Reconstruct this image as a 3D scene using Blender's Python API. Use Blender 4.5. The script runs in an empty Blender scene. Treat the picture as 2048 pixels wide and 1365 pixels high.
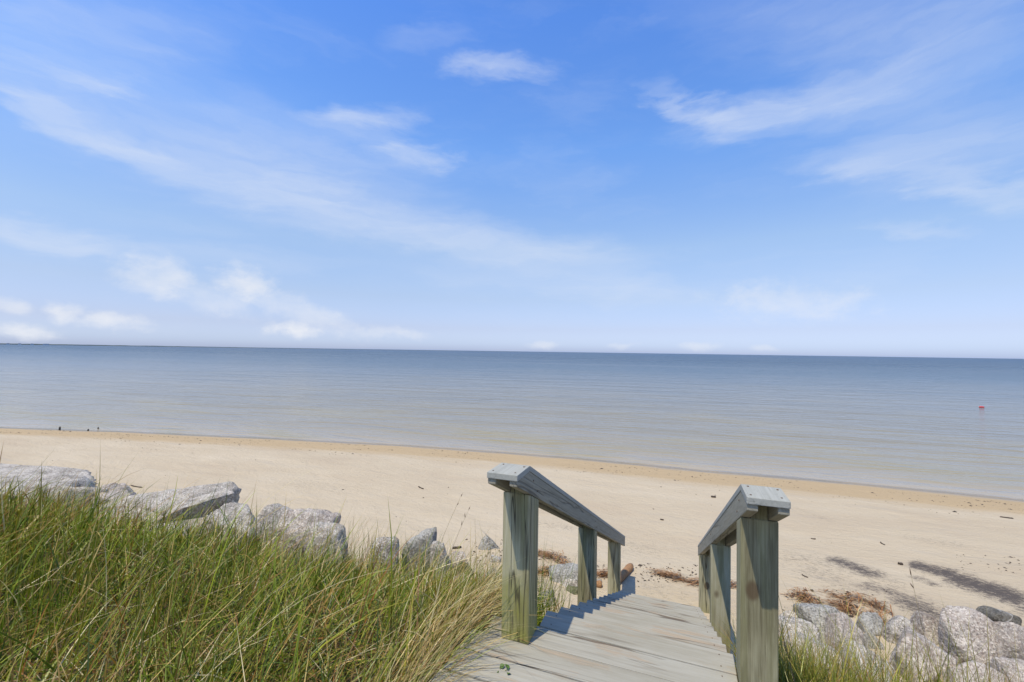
import bpy, bmesh, math, random
import numpy as np
from mathutils import Vector, Matrix, noise as mnoise
R = math.radians
sc = bpy.context.scene
col = sc.collection

# ------------------------------------------------------------------ camera
CAM_Z = 3.59                      # water level is z = 0
F_PX, HOR_MID, ROLL = 875.7, 703.0, math.atan2(30, 2048)
PITCH = math.atan2((HOR_MID - 682.5) * math.cos(ROLL), F_PX)
cam_d = bpy.data.cameras.new('camera')
cam = bpy.data.objects.new('camera', cam_d); col.objects.link(cam)
cam_d.sensor_width = 36.0
cam_d.lens = F_PX / 2048 * 36.0
cam_d.clip_start, cam_d.clip_end = 0.05, 60000
cam.matrix_world = (Matrix.Translation((0, 0, CAM_Z)) @ Matrix.Rotation(R(90) + PITCH, 4, 'X')
                    @ Matrix.Rotation(ROLL, 4, 'Z'))
sc.camera = cam

# ------------------------------------------------------------------ sun, view
YAW = R(20.82)                    # the stairs point this far right of the view
SUN_EL = R(66.0)
SUN_TRAVEL = YAW + R(23.0)        # compass direction the light travels towards
sun_d = bpy.data.lights.new('sun', 'SUN'); sun_d.energy = 4.3; sun_d.angle = R(0.53)
sun_d.color = (1.0, 0.89, 0.70)
sun = bpy.data.objects.new('sun', sun_d); col.objects.link(sun)
sdir = Vector((math.sin(SUN_TRAVEL) * math.cos(SUN_EL), math.cos(SUN_TRAVEL) * math.cos(SUN_EL), -math.sin(SUN_EL)))
sun.rotation_euler = sdir.to_track_quat('-Z', 'Y').to_euler(); sun.location = (0, 0, 30)
sc.view_settings.view_transform = 'Standard'; sc.view_settings.look = 'None'
sc.view_settings.exposure = 0.0; sc.view_settings.gamma = 1.0
sc.view_settings.use_curve_mapping = False

# ------------------------------------------------------------------ pixel rays (photo px -> world)
def ray(px, py):
    u, w = px - 1024.0, py - 682.5
    cr, sr = math.cos(ROLL), math.sin(ROLL)
    a, b = u * cr + w * sr, -u * sr + w * cr
    d, v = F_PX, -b
    cp, sp = math.cos(PITCH), math.sin(PITCH)
    return Vector((a, d * cp - v * sp, d * sp + v * cp)).normalized()

def azel(px, py):
    r = ray(px, py)
    return math.atan2(r.x, r.y), math.asin(r.z)

# ------------------------------------------------------------------ world: Nishita sky with clouds
def N(nt, typ, **kw):
    n = nt.nodes.new(typ)
    for k, v in kw.items():
        if k == 'inp':
            for i, val in v.items():
                n.inputs[i].default_value = val
        else:
            setattr(n, k, v)
    return n
def L(nt, a, b): nt.links.new(a, b)
def MA(nt, op, a, b=None, clamp=False):
    n = nt.nodes.new('ShaderNodeMath'); n.operation = op; n.use_clamp = clamp
    for i, x in enumerate((a, b)):
        if x is None: continue
        if isinstance(x, (int, float)): n.inputs[i].default_value = x
        else: nt.links.new(x, n.inputs[i])
    return n.outputs[0]
def MR(nt, x, a, b, c, d, smooth=False):
    n = nt.nodes.new('ShaderNodeMapRange'); n.clamp = True
    n.interpolation_type = 'SMOOTHSTEP' if smooth else 'LINEAR'
    nt.links.new(x, n.inputs[0])
    for i, v in zip((1, 2, 3, 4), (a, b, c, d)): n.inputs[i].default_value = v
    return n.outputs[0]
def MIX(nt, f, a, b, mode='MIX'):
    n = nt.nodes.new('ShaderNodeMix'); n.data_type = 'RGBA'; n.blend_type = mode
    for s, x in ((n.inputs[0], f), (n.inputs[6], a), (n.inputs[7], b)):
        if isinstance(x, (int, float)): s.default_value = x
        elif isinstance(x, tuple): s.default_value = (*x[:3], 1)
        else: nt.links.new(x, s)
    return n.outputs[2]
def NOISE(nt, vec, scale, detail=4, rough=.55, dist=0.0):
    n = nt.nodes.new('ShaderNodeTexNoise')
    n.inputs['Scale'].default_value = scale; n.inputs['Detail'].default_value = detail
    n.inputs['Roughness'].default_value = rough; n.inputs['Distortion'].default_value = dist
    if vec is not None: nt.links.new(vec, n.inputs['Vector'])
    return n.outputs[0]
def MAP(nt, vec, scale=(1, 1, 1), loc=(0, 0, 0), rot=(0, 0, 0), typ='POINT'):
    n = nt.nodes.new('ShaderNodeMapping'); n.vector_type = typ
    n.inputs['Scale'].default_value = scale; n.inputs['Location'].default_value = loc
    n.inputs['Rotation'].default_value = rot
    nt.links.new(vec, n.inputs['Vector'])
    return n.outputs[0]
def RAMP(nt, fac, stops):
    n = nt.nodes.new('ShaderNodeValToRGB'); cr = n.color_ramp
    while len(cr.elements) < len(stops): cr.elements.new(.5)
    for e, (p, c) in zip(cr.elements, stops):
        e.position = p; e.color = (*c, 1) if len(c) == 3 else c
    nt.links.new(fac, n.inputs[0])
    return n.outputs[0]

SKY_STRENGTH = 0.15
def build_world():
    w = bpy.data.worlds.new('World'); sc.world = w; w.use_nodes = True
    nt = w.node_tree; nt.nodes.clear()
    out = N(nt, 'ShaderNodeOutputWorld'); bg = N(nt, 'ShaderNodeBackground')
    bg.inputs['Strength'].default_value = SKY_STRENGTH
    L(nt, bg.outputs[0], out.inputs[0])
    sky = N(nt, 'ShaderNodeTexSky', sky_type='NISHITA', sun_disc=False)
    sky.sun_elevation = SUN_EL; sky.sun_rotation = SUN_TRAVEL + math.pi
    sky.altitude = 0; sky.air_density = 1.0; sky.dust_density = 0.6; sky.ozone_density = 2.5
    tc = N(nt, 'ShaderNodeTexCoord'); sep = N(nt, 'ShaderNodeSeparateXYZ')
    L(nt, tc.outputs['Generated'], sep.inputs[0])
    az = MA(nt, 'ARCTAN2', sep.outputs[0], sep.outputs[1])
    el = MA(nt, 'ARCSINE', sep.outputs[2])
    # colour grade of the clear air, the same all round the horizon
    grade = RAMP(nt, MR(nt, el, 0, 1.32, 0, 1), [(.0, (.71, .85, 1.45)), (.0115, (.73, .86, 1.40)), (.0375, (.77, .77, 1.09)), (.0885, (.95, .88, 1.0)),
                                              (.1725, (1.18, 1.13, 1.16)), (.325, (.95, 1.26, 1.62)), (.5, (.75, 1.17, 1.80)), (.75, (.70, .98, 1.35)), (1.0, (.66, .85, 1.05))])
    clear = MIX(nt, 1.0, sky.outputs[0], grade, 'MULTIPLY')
    comb = N(nt, 'ShaderNodeCombineXYZ'); L(nt, az, comb.inputs[0]); L(nt, el, comb.inputs[1])
    base = comb.outputs[0]
    def warp(scale, amp, sx, sy):
        n = N(nt, 'ShaderNodeTexNoise'); n.inputs['Scale'].default_value = scale; n.inputs['Detail'].default_value = 4
        L(nt, MAP(nt, base, (sx, sy, 1)), n.inputs['Vector'])
        sub = N(nt, 'ShaderNodeVectorMath', operation='SUBTRACT'); L(nt, n.outputs['Color'], sub.inputs[0]); sub.inputs[1].default_value = (.5, .5, .5)
        mul = N(nt, 'ShaderNodeVectorMath', operation='MULTIPLY'); L(nt, sub.outputs[0], mul.inputs[0]); mul.inputs[1].default_value = (amp[0], amp[1], 0)
        add = N(nt, 'ShaderNodeVectorMath', operation='ADD'); L(nt, base, add.inputs[0]); L(nt, mul.outputs[0], add.inputs[1])
        return add.outputs[0]
    wc = warp(4.0, (.10, .05), 1, 2.0)
    def warp2(vec, scale, amp, sx, sy):
        n = N(nt, 'ShaderNodeTexNoise'); n.inputs['Scale'].default_value = scale; n.inputs['Detail'].default_value = 5; n.inputs['Roughness'].default_value = .6
        L(nt, MAP(nt, vec, (sx, sy, 1), (2.2, 1.7, 0)), n.inputs['Vector'])
        sub = N(nt, 'ShaderNodeVectorMath', operation='SUBTRACT'); L(nt, n.outputs['Color'], sub.inputs[0]); sub.inputs[1].default_value = (.5, .5, .5)
        mul = N(nt, 'ShaderNodeVectorMath', operation='MULTIPLY'); L(nt, sub.outputs[0], mul.inputs[0]); mul.inputs[1].default_value = (amp[0], amp[1], 0)
        add = N(nt, 'ShaderNodeVectorMath', operation='ADD'); L(nt, vec, add.inputs[0]); L(nt, mul.outputs[0], add.inputs[1])
        return add.outputs[0]
    wc = warp2(wc, 9.0, (.22, .06), 1.0, 3.2)
    wp = warp(14.0, (.05, .035), 1, 1)
    def blob(vec, cx, cy, hl, hw, ang):
        a = R(ang); c0 = azel(cx, cy)
        e1 = azel(cx + hl * math.cos(a), cy + hl * math.sin(a)); e2 = azel(cx - hl * math.cos(a), cy - hl * math.sin(a))
        n1 = azel(cx - hw * math.sin(a), cy + hw * math.cos(a)); n2 = azel(cx + hw * math.sin(a), cy - hw * math.cos(a))
        hl_ = math.hypot(e1[0] - e2[0], e1[1] - e2[1]) / 2; hw_ = math.hypot(n1[0] - n2[0], n1[1] - n2[1]) / 2
        rot = math.atan2(e1[1] - e2[1], e1[0] - e2[0])
        m = MAP(nt, vec, (hl_, hw_, 1), (c0[0], c0[1], 0), (0, 0, rot), 'TEXTURE')
        ln = N(nt, 'ShaderNodeVectorMath', operation='LENGTH'); L(nt, m, ln.inputs[0])
        return ln.outputs['Value']
    cirrus = [(40, 205, 160, 26, 20, .42), (210, 275, 280, 32, 24, .46), (430, 362, 290, 38, 22, .40), (690, 430, 320, 44, 17, .40), (930, 482, 300, 44, 13, .44), (1120, 512, 230, 40, 5, .40), (620, 370, 480, 100, 17, .30),
              (90, 150, 230, 42, 13, .36), (215, 178, 95, 26, 4, .30), (110, 474, 250, 28, 11, .62), (995, 141, 135, 26, 2, .56),
              (730, 242, 140, 36, -1, .55), (820, 306, 95, 26, 6, .55), (1400, 222, 150, 38, 24, .55), (1560, 222, 270, 46, -10, .60),
              (1820, 150, 330, 110, -18, .32), (1900, 300, 360, 82, -12, .38), (1970, 388, 230, 36, 8, .50), (1720, 332, 190, 30, -4, .40),
              (1820, 466, 140, 18, 2, .35), (150, 50, 420, 90, 6, .34), (1700, 40, 520, 110, 4, .26), (850, 75, 130, 26, 2, .2),
              (500, 300, 500, 110, 8, .26), (1250, 585, 190, 34, 6, .42), (1000, 560, 330, 40, 3, .25), (480, 520, 330, 20, 3, .22)]
    cir = None
    for cx, cy, hl, hw, ang, st in cirrus:
        v = MR(nt, blob(wc, cx, cy, hl * 1.2, hw * 1.5, ang), 0.0, 1.0, st, 0.0, True)
        if cir is None: cir = v
        else:                                            # screen-like union
            cir = MA(nt, 'SUBTRACT', MA(nt, 'ADD', cir, v), MA(nt, 'MULTIPLY', cir, v))
    # wind-drawn fibres, and a faint veil that goes on all round the sky
    fib = NOISE(nt, MAP(nt, wc, (3.0, 20.0, 1), rot=(0, 0, R(-6))), 2.0, 5, .5)
    fib = MR(nt, fib, .28, .72, .60, 1.08)
    veil = MR(nt, NOISE(nt, MAP(nt, wc, (1.6, 7.0, 1), (3.1, .4, 0)), 1.7, 5, .55), .45, .85, 0.0, .16, True)
    cir = MA(nt, 'MULTIPLY', cir, fib, True)
    cir = MA(nt, 'MAXIMUM', cir, veil)
    cumulus = [(320, 556, 100, 52, 12, .55), (495, 574, 80, 48, 20, .62), (600, 625, 180, 34, 18, .45), (420, 600, 120, 36, 14, .40),
               (128, 623, 62, 24, 6, .85), (225, 645, 95, 22, 4, .75), (45, 662, 95, 22, 2, .80), (15, 610, 60, 20, 10, .6),
               (595, 660, 70, 20, 2, .80), (770, 664, 110, 16, 3, .42), (1570, 603, 190, 46, 2, .42), (1400, 693, 46, 10, 0, .45),
               (1085, 690, 42, 12, 0, .45), (1525, 699, 30, 8, 0, .35), (1240, 690, 40, 8, 0, .3)]
    lump = NOISE(nt, MAP(nt, base, (1, 1.35, 1)), 26.0, 6, .62)
    cum = None
    for cx, cy, hl, hw, ang, st in cumulus:
        d = blob(wp, cx, cy, hl, hw, ang)
        d = MA(nt, 'ADD', d, MA(nt, 'MULTIPLY', MA(nt, 'SUBTRACT', lump, .5), 1.5))
        v = MR(nt, d, .15, 1.12, st * 1.15, 0.0, True)
        cum = v if cum is None else MA(nt, 'MAXIMUM', cum, v)
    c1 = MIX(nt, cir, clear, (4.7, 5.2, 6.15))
    cum = MA(nt, 'MULTIPLY', cum, MR(nt, NOISE(nt, MAP(nt, base, (1, 1.6, 1), (.3, .7, 0)), 15.0, 5, .6), .3, .7, .5, 1.1), True)
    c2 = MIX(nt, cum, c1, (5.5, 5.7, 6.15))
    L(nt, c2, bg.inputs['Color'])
build_world()

# ------------------------------------------------------------------ helpers
def tag(o, label=None, cat=None, group=None, kind=None):
    if label: o['label'] = label
    if cat: o['category'] = cat
    if group: o['group'] = group
    if kind: o['kind'] = kind
    return o
def link(name, me, mat=None, parent=None, loc=(0, 0, 0), rot=(0, 0, 0)):
    o = bpy.data.objects.new(name, me); col.objects.link(o)
    o.location = loc; o.rotation_euler = rot
    if parent: o.parent = parent
    if mat and me is not None and not me.materials: me.materials.append(mat)
    return o
def mesh_np(name, V, Fq, smooth=True):
    """V (n,3) float array, Fq (m,k) int array (k = 3 or 4)"""
    me = bpy.data.meshes.new(name)
    V = np.asarray(V, np.float32); Fq = np.asarray(Fq, np.int32)
    me.vertices.add(len(V)); me.vertices.foreach_set('co', V.ravel())
    m, k = Fq.shape
    me.loops.add(m * k); me.loops.foreach_set('vertex_index', Fq.ravel())
    me.polygons.add(m); me.polygons.foreach_set('loop_start', np.arange(m, dtype=np.int32) * k)
    me.update(calc_edges=True)
    me.polygons.foreach_set('use_smooth', np.full(m, smooth))
    return me
def vattr(me, name, arr):
    a = me.attributes.new(name, 'FLOAT', 'POINT'); a.data.foreach_set('value', np.asarray(arr, np.float32).ravel())
def cattr(me, name, arr):
    a = me.attributes.new(name, 'FLOAT_COLOR', 'POINT')
    arr = np.asarray(arr, np.float32)
    if arr.shape[1] == 3: arr = np.concatenate([arr, np.ones((len(arr), 1), np.float32)], 1)
    a.data.foreach_set('color', arr.ravel())
def bm_mesh(name, bm, smooth=False):
    me = bpy.data.meshes.new(name); bm.normal_update(); bm.to_mesh(me); bm.free()
    if smooth:
        for p in me.polygons: p.use_smooth = True
    return me
def prism(name, prof, y0, y1, bevel=.004):
    """profile in local (x, z), extruded from y0 to y1, with eased edges"""
    bm = bmesh.new()
    a = [bm.verts.new((x, y0, z)) for x, z in prof]; b = [bm.verts.new((x, y1, z)) for x, z in prof]
    bm.faces.new(a); bm.faces.new(b[::-1])
    for i in range(len(a)):
        j = (i + 1) % len(a); bm.faces.new((a[j], a[i], b[i], b[j]))
    bmesh.ops.recalc_face_normals(bm, faces=bm.faces[:])
    if bevel: bmesh.ops.bevel(bm, geom=bm.edges[:], offset=bevel, segments=2, profile=.6, affect='EDGES')
    return bm_mesh(name, bm)
def box(name, sx, sy, sz, bevel=.004, org=(0, 0, 0)):
    x, y, z = org
    return prism(name, [(x - sx / 2, z - sz / 2), (x + sx / 2, z - sz / 2), (x + sx / 2, z + sz / 2), (x - sx / 2, z + sz / 2)], y - sy / 2, y + sy / 2, bevel)
# cheap repeatable value noise for numpy
def vnoise(x, y, seed=0):
    x = np.asarray(x, float); y = np.asarray(y, float)
    xi = np.floor(x).astype(np.int64); yi = np.floor(y).astype(np.int64); xf = x - xi; yf = y - yi
    def h(a, b):
        n = (a * 374761393 + b * 668265263 + seed * 1442695041) & 0x7fffffff
        n = ((n ^ (n >> 13)) * 1274126177) & 0x7fffffff
        return ((n ^ (n >> 16)) & 0xffff) / 65535.0
    u = xf * xf * (3 - 2 * xf); v = yf * yf * (3 - 2 * yf)
    return (h(xi, yi) * (1 - u) + h(xi + 1, yi) * u) * (1 - v) + (h(xi, yi + 1) * (1 - u) + h(xi + 1, yi + 1) * u) * v
def fbm(x, y, oct=4, seed=0):
    t = 0; a = .5; s = 0
    for i in range(oct):
        t = t + a * vnoise(x * 2 ** i, y * 2 ** i, seed + i); s += a; a *= .5
    return t / s
def smooth(e0, e1, x):
    t = np.clip((x - e0) / (e1 - e0), 0, 1); return t * t * (3 - 2 * t)

# ------------------------------------------------------------------ ground plan: S runs down the stairs to sea, T to the right
cy_, sy_ = math.cos(YAW), math.sin(YAW)
def ST(x, y): return x * sy_ + y * cy_, x * cy_ - y * sy_
def XY(S, T): return S * sy_ + T * cy_, S * cy_ - T * sy_
def on_plane(px, py, z=0.0):
    r = ray(px, py); k = (z - CAM_Z) / r.z; return r.x * k, r.y * k
shore_px = [(0, 857), (256, 866), (512, 878), (800, 893), (1024, 909), (1180, 922), (1400, 944), (1700, 969), (2048, 1004)]
_sh = [ST(*on_plane(*p)) for p in shore_px]
_shS = [s for s, t in _sh]; _shT = [t for s, t in _sh]
def shoreS(T):
    T = np.asarray(T, float)
    s = np.interp(T, _shT, _shS)
    s = np.where(T < _shT[0], _shS[0] + (T - _shT[0]) * .16, s)
    s = np.where(T > _shT[-1], _shS[-1] + (T - _shT[-1]) * .05, s)
    return np.clip(s, 5.0, 30) + .10 * (fbm(T * .6, T * 0 + 3.3, 3, 5) - .5)
Z_DECK = 2.20
edge_T = [-40, -13, -9, -6, -3, -1.5, .3, 1.5, 3, 6, 40]
edge_S = [3.2, 3.35, 3.55, 3.85, 4.05, 4.2, 4.2, 4.05, 4.0, 4.0, 4.0]
def ground(S, T):
    S = np.asarray(S, float); T = np.asarray(T, float)
    u = shoreS(T) - S
    beach = np.where(u > 0, .66 * (1 - np.exp(-np.maximum(u, 0) / 6.0)), np.maximum(u * .055, -6.0))
    off = np.interp(T, edge_T, edge_S) - 4.2
    s = S - off
    bank = 2.03 - .56 * np.maximum(s - 2.25, 0)
    bank = bank + (fbm(S * 1.3, T * 1.1, 3, 11) - .5) * .20 * np.where(abs(T + .25) < .95, .25, 1)
    k = .10                                             # soft union of bank and beach
    h = np.clip(.5 + .5 * (bank - beach) / k, 0, 1)
    z = beach * (1 - h) + bank * h + k * h * (1 - h)
    land = np.clip(u * .4, 0, 1)
    z = z + land * ((fbm(S * .8, T * .5, 3, 21) - .5) * .06 + (fbm(S * 4, T * 2.2, 3, 31) - .5) * .022)
    return z
def ground1(S, T): return float(ground(np.array([S]), np.array([T]))[0])
def hit(px, py, lift=0.0):
    """where the sight line through a photo pixel meets the ground"""
    r = ray(px, py)
    def first(k):
        S, T = ST(r.x * k, r.y * k)
        d = CAM_Z + r.z * k - ground(S, T) - lift
        i = np.argmax(d <= 0)
        return i if d[i] <= 0 else len(k) - 1
    k = HIT_K; i = first(k)
    k = np.linspace(k[max(i - 1, 0)], k[i], 24); i = first(k)
    x, y = r.x * k[i], r.y * k[i]
    return x, y, ground1(*ST(x, y))
HIT_K = np.geomspace(.8, 120, 260)

# ------------------------------------------------------------------ materials
def new_mat(name):
    m = bpy.data.materials.new(name); m.use_nodes = True
    nt = m.node_tree; b = nt.nodes['Principled BSDF']
    return m, nt, b
def bump(nt, b, h, strength=.3, dist=.01):
    n = N(nt, 'ShaderNodeBump'); n.inputs['Strength'].default_value = strength; n.inputs['Distance'].default_value = dist
    L(nt, h, n.inputs['Height']); L(nt, n.outputs[0], b.inputs['Normal'])
def attr(nt, name, col_=False):
    n = N(nt, 'ShaderNodeAttribute'); n.attribute_name = name
    return n.outputs['Color'] if col_ else n.outputs['Fac']

def mat_ground():
    m, nt, b = new_mat('sand')
    pos = N(nt, 'ShaderNodeNewGeometry').outputs['Position']
    rot = MAP(nt, pos, (1, 1, 1), rot=(0, 0, YAW))       # x = T, y = S
    big = NOISE(nt, MAP(nt, rot, (.35, .9, 1)), 1.0, 5, .6)
    fine = NOISE(nt, rot, 60, 4, .7)
    grain = NOISE(nt, rot, 420, 2, .8)
    base = RAMP(nt, big, [(.3, (.475, .39, .27)), (.5, (.515, .433, .302)), (.7, (.55, .47, .338))])
    base = MIX(nt, MR(nt, fine, .35, .65, 0, .16), base, (.43, .34, .24))
    base = MIX(nt, MR(nt, grain, .5, .8, 0, .25), base, (.30, .24, .18))
    # grey wind streaks lying along the beach
    st = NOISE(nt, MAP(nt, rot, (.45, 3.2, 1), (4, 2, 0)), 1.0, 5, .62, .4)
    base = MIX(nt, MR(nt, st, .58, .74, 0, .34), base, (.37, .335, .285))
    # damp, coarser, yellower foreshore
    wet = attr(nt, 'wet')
    wn = MA(nt, 'ADD', wet, MA(nt, 'MULTIPLY', MA(nt, 'SUBTRACT', NOISE(nt, MAP(nt, rot, (.5, 3, 1)), 1.2, 5, .6), .5), .55))
    base = MIX(nt, MR(nt, wn, .25, .7, 0, .85, True), base, (.44, .325, .18))
    peb = NOISE(nt, MAP(nt, rot, (1, 1.6, 1)), 26, 3, .75)
    base = MIX(nt, MA(nt, 'MULTIPLY', MR(nt, peb, .60, .68, 0, .55), MR(nt, wn, .2, .6, 0, 1)), base, (.16, .125, .085))
    base = MIX(nt, MR(nt, attr(nt, 'soak'), .0, 1, 0, 1, True), base, (.40, .32, .21))
    # dark heavy-mineral drifts
    dk = attr(nt, 'drift')
    dn = NOISE(nt, MAP(nt, rot, (5, 9, 1), rot=(0, 0, R(24))), 3.2, 7, .75)
    dg = NOISE(nt, rot, 130, 3, .8)
    dm = MA(nt, 'ADD', dk, MA(nt, 'ADD', MA(nt, 'MULTIPLY', MA(nt, 'SUBTRACT', dn, .5), 2.6), MA(nt, 'MULTIPLY', MA(nt, 'SUBTRACT', dg, .5), 1.5)))
    dm = MA(nt, 'MULTIPLY', MR(nt, dm, .38, 1.0, 0, .92), MR(nt, dk, .02, .2, 0, 1))
    base = MIX(nt, dm, base, (.062, .052, .050))
    # root mat and thatch of the bank
    bk = attr(nt, 'bank')
    tn = NOISE(nt, MAP(nt, rot, (1, 1, 1)), 24, 5, .7)
    th = RAMP(nt, tn, [(.3, (.06, .045, .025)), (.5, (.14, .10, .055)), (.7, (.24, .18, .10))])
    base = MIX(nt, MR(nt, MA(nt, 'ADD', bk, MA(nt, 'MULTIPLY', MA(nt, 'SUBTRACT', tn, .5), .5)), .35, .65, 0, 1), base, th)
    L(nt, base, b.inputs['Base Color'])
    L(nt, MR(nt, attr(nt, 'soak'), .2, 1, .92, .5), b.inputs['Roughness'])
    b.inputs['Specular IOR Level'].default_value = .25
    h = MA(nt, 'ADD', MA(nt, 'MULTIPLY', NOISE(nt, MAP(nt, rot, (1, 1.8, 1)), 9, 5, .6), 1.0), MA(nt, 'MULTIPLY', fine, .35))
    h = MA(nt, 'ADD', h, MA(nt, 'MULTIPLY', grain, .10))
    h = MA(nt, 'ADD', h, MA(nt, 'MULTIPLY', NOISE(nt, MAP(nt, rot, (1.6, 3.0, 1), (3, 3, 0)), 1.0, 5, .62, .6), 1.7))
    bump(nt, b, h, .8, .035)
    return m

def mat_water():
    m, nt, b = new_mat('sea_water')
    pos = N(nt, 'ShaderNodeNewGeometry').outputs['Position']
    rot = MAP(nt, pos, (1, 1, 1), rot=(0, 0, YAW + R(-6)))
    off = attr(nt, 'offshore')
    lo = MA(nt, 'LOGARITHM', MA(nt, 'ADD', off, 1.0), 10.0)      # log10(1 + metres offshore)
    band = MA(nt, 'MULTIPLY', MA(nt, 'SUBTRACT', NOISE(nt, MAP(nt, rot, (.035, .22, 1)), 1.0, 4, .6), .5), .55)
    lo2 = MA(nt, 'ADD', lo, band)
    c = RAMP(nt, MA(nt, 'DIVIDE', lo2, 3.2), [(.0, (.40, .335, .235)), (.14, (.31, .27, .19)), (.30, (.235, .21, .14)), (.44, (.175, .178, .155)),
                                             (.60, (.06, .095, .125)), (1.0, (.012, .045, .10))])
    swell = NOISE(nt, MAP(nt, rot, (.17, .66, 1), rot=(0, 0, R(-13))), 1.0, 4, .55, .9)
    patch = NOISE(nt, MAP(nt, rot, (.11, .25, 1), (7.4, 1, 0), rot=(0, 0, R(-14))), 1.0, 5, .62, .5)
    near = MR(nt, lo, .5, 1.7, 1, 0, True)
    c = MIX(nt, MA(nt, 'MULTIPLY', MR(nt, MA(nt, 'ADD', MA(nt, 'MULTIPLY', patch, .65), MA(nt, 'MULTIPLY', swell, .35)), .47, .60, 0, .85, True), near), c, (.29, .245, .125))
    wind = NOISE(nt, MAP(nt, rot, (.008, .05, 1), (1, 5, 0)), 1.0, 5, .6, .4)
    c = MIX(nt, MA(nt, 'MULTIPLY', MR(nt, wind, .50, .68, 0, .6, True), MR(nt, lo, 1.2, 1.8, 0, 1)), c, (.13, .16, .185))
    foam = MA(nt, 'MULTIPLY', MR(nt, off, .10, .42, 1, 0, True), MR(nt, NOISE(nt, MAP(nt, rot, (.9, 6, 1)), 2.0, 5, .7), .60, .68, 0, .75))
    c = MIX(nt, foam, c, (.72, .72, .70))
    L(nt, c, b.inputs['Base Color'])
    b.inputs['IOR'].default_value = 1.333; b.inputs['Roughness'].default_value = .10
    L(nt, MR(nt, lo, 1.0, 2.4, .10, .28), b.inputs['Roughness'])
    L(nt, MR(nt, lo, 1.1, 2.3, .5, .16), b.inputs['Specular IOR Level'])
    w1 = NOISE(nt, MAP(nt, rot, (.55, 2.0, 1)), 1.0, 4, .55, .3)
    w2 = NOISE(nt, MAP(nt, rot, (2.0, 6.0, 1), rot=(0, 0, R(12))), 1.2, 4, .6, .3)
    w3 = NOISE(nt, MAP(nt, rot, (.06, .35, 1)), 1.0, 3, .5)
    h = MA(nt, 'ADD', MA(nt, 'MULTIPLY', w1, .12), MA(nt, 'MULTIPLY', w2, .05))
    h = MA(nt, 'ADD', h, MA(nt, 'MULTIPLY', swell, .50))
    h = MA(nt, 'ADD', h, MA(nt, 'MULTIPLY', w3, .6))
    n = N(nt, 'ShaderNodeBump'); n.inputs['Distance'].default_value = 1.0; L(nt, MR(nt, lo, .6, 2.0, .75, 1.0), n.inputs['Strength'])
    L(nt, h, n.inputs['Height']); L(nt, n.outputs[0], b.inputs['Normal'])
    L(nt, MR(nt, off, .0, .40, .45, 1.0, True), b.inputs['Alpha'])
    return m

def wood_nodes(nt, b, grain_axis='x', paint=None, greens=0.0):
    tc = N(nt, 'ShaderNodeTexCoord'); oi = N(nt, 'ShaderNodeObjectInfo')
    ofs = N(nt, 'ShaderNodeVectorMath', operation='ADD')
    sc_ = N(nt, 'ShaderNodeVectorMath', operation='SCALE'); sc_.inputs[0].default_value = (7.3, 3.1, 5.7)
    L(nt, oi.outputs['Random'], sc_.inputs['Scale'])
    L(nt, tc.outputs['Object'], ofs.inputs[0]); L(nt, sc_.outputs[0], ofs.inputs[1])
    v = ofs.outputs[0]
    s = {'x': (1.6, 48, 48), 'z': (48, 48, 1.6), 'y': (48, 1.6, 48)}[grain_axis]
    g1 = NOISE(nt, MAP(nt, v, s), 2.2, 6, .65, .6)
    s2 = {'x': (.5, 7, 7), 'z': (7, 7, .5), 'y': (7, .5, 7)}[grain_axis]
    g2 = NOISE(nt, MAP(nt, v, s2), 2.0, 4, .55, .9)
    s3 = {'x': (.7, 16, 16), 'z': (16, 16, .7), 'y': (16, .7, 16)}[grain_axis]
    ck = NOISE(nt, MAP(nt, v, s3, (3, 1, 2)), 1.0, 3, .5, .5)
    gate = NOISE(nt, MAP(nt, v, tuple(x * .35 for x in s3), (9, 4, 7)), 1.3, 2, .5)
    global CRACK
    CRACK = MA(nt, 'MULTIPLY', MR(nt, MA(nt, 'ABSOLUTE', MA(nt, 'SUBTRACT', ck, .5)), .004, .022, 1, 0), MR(nt, gate, .46, .56, 0, 1))
    return tc.outputs['Object'], v, g1, g2, oi.outputs['Random']

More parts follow.
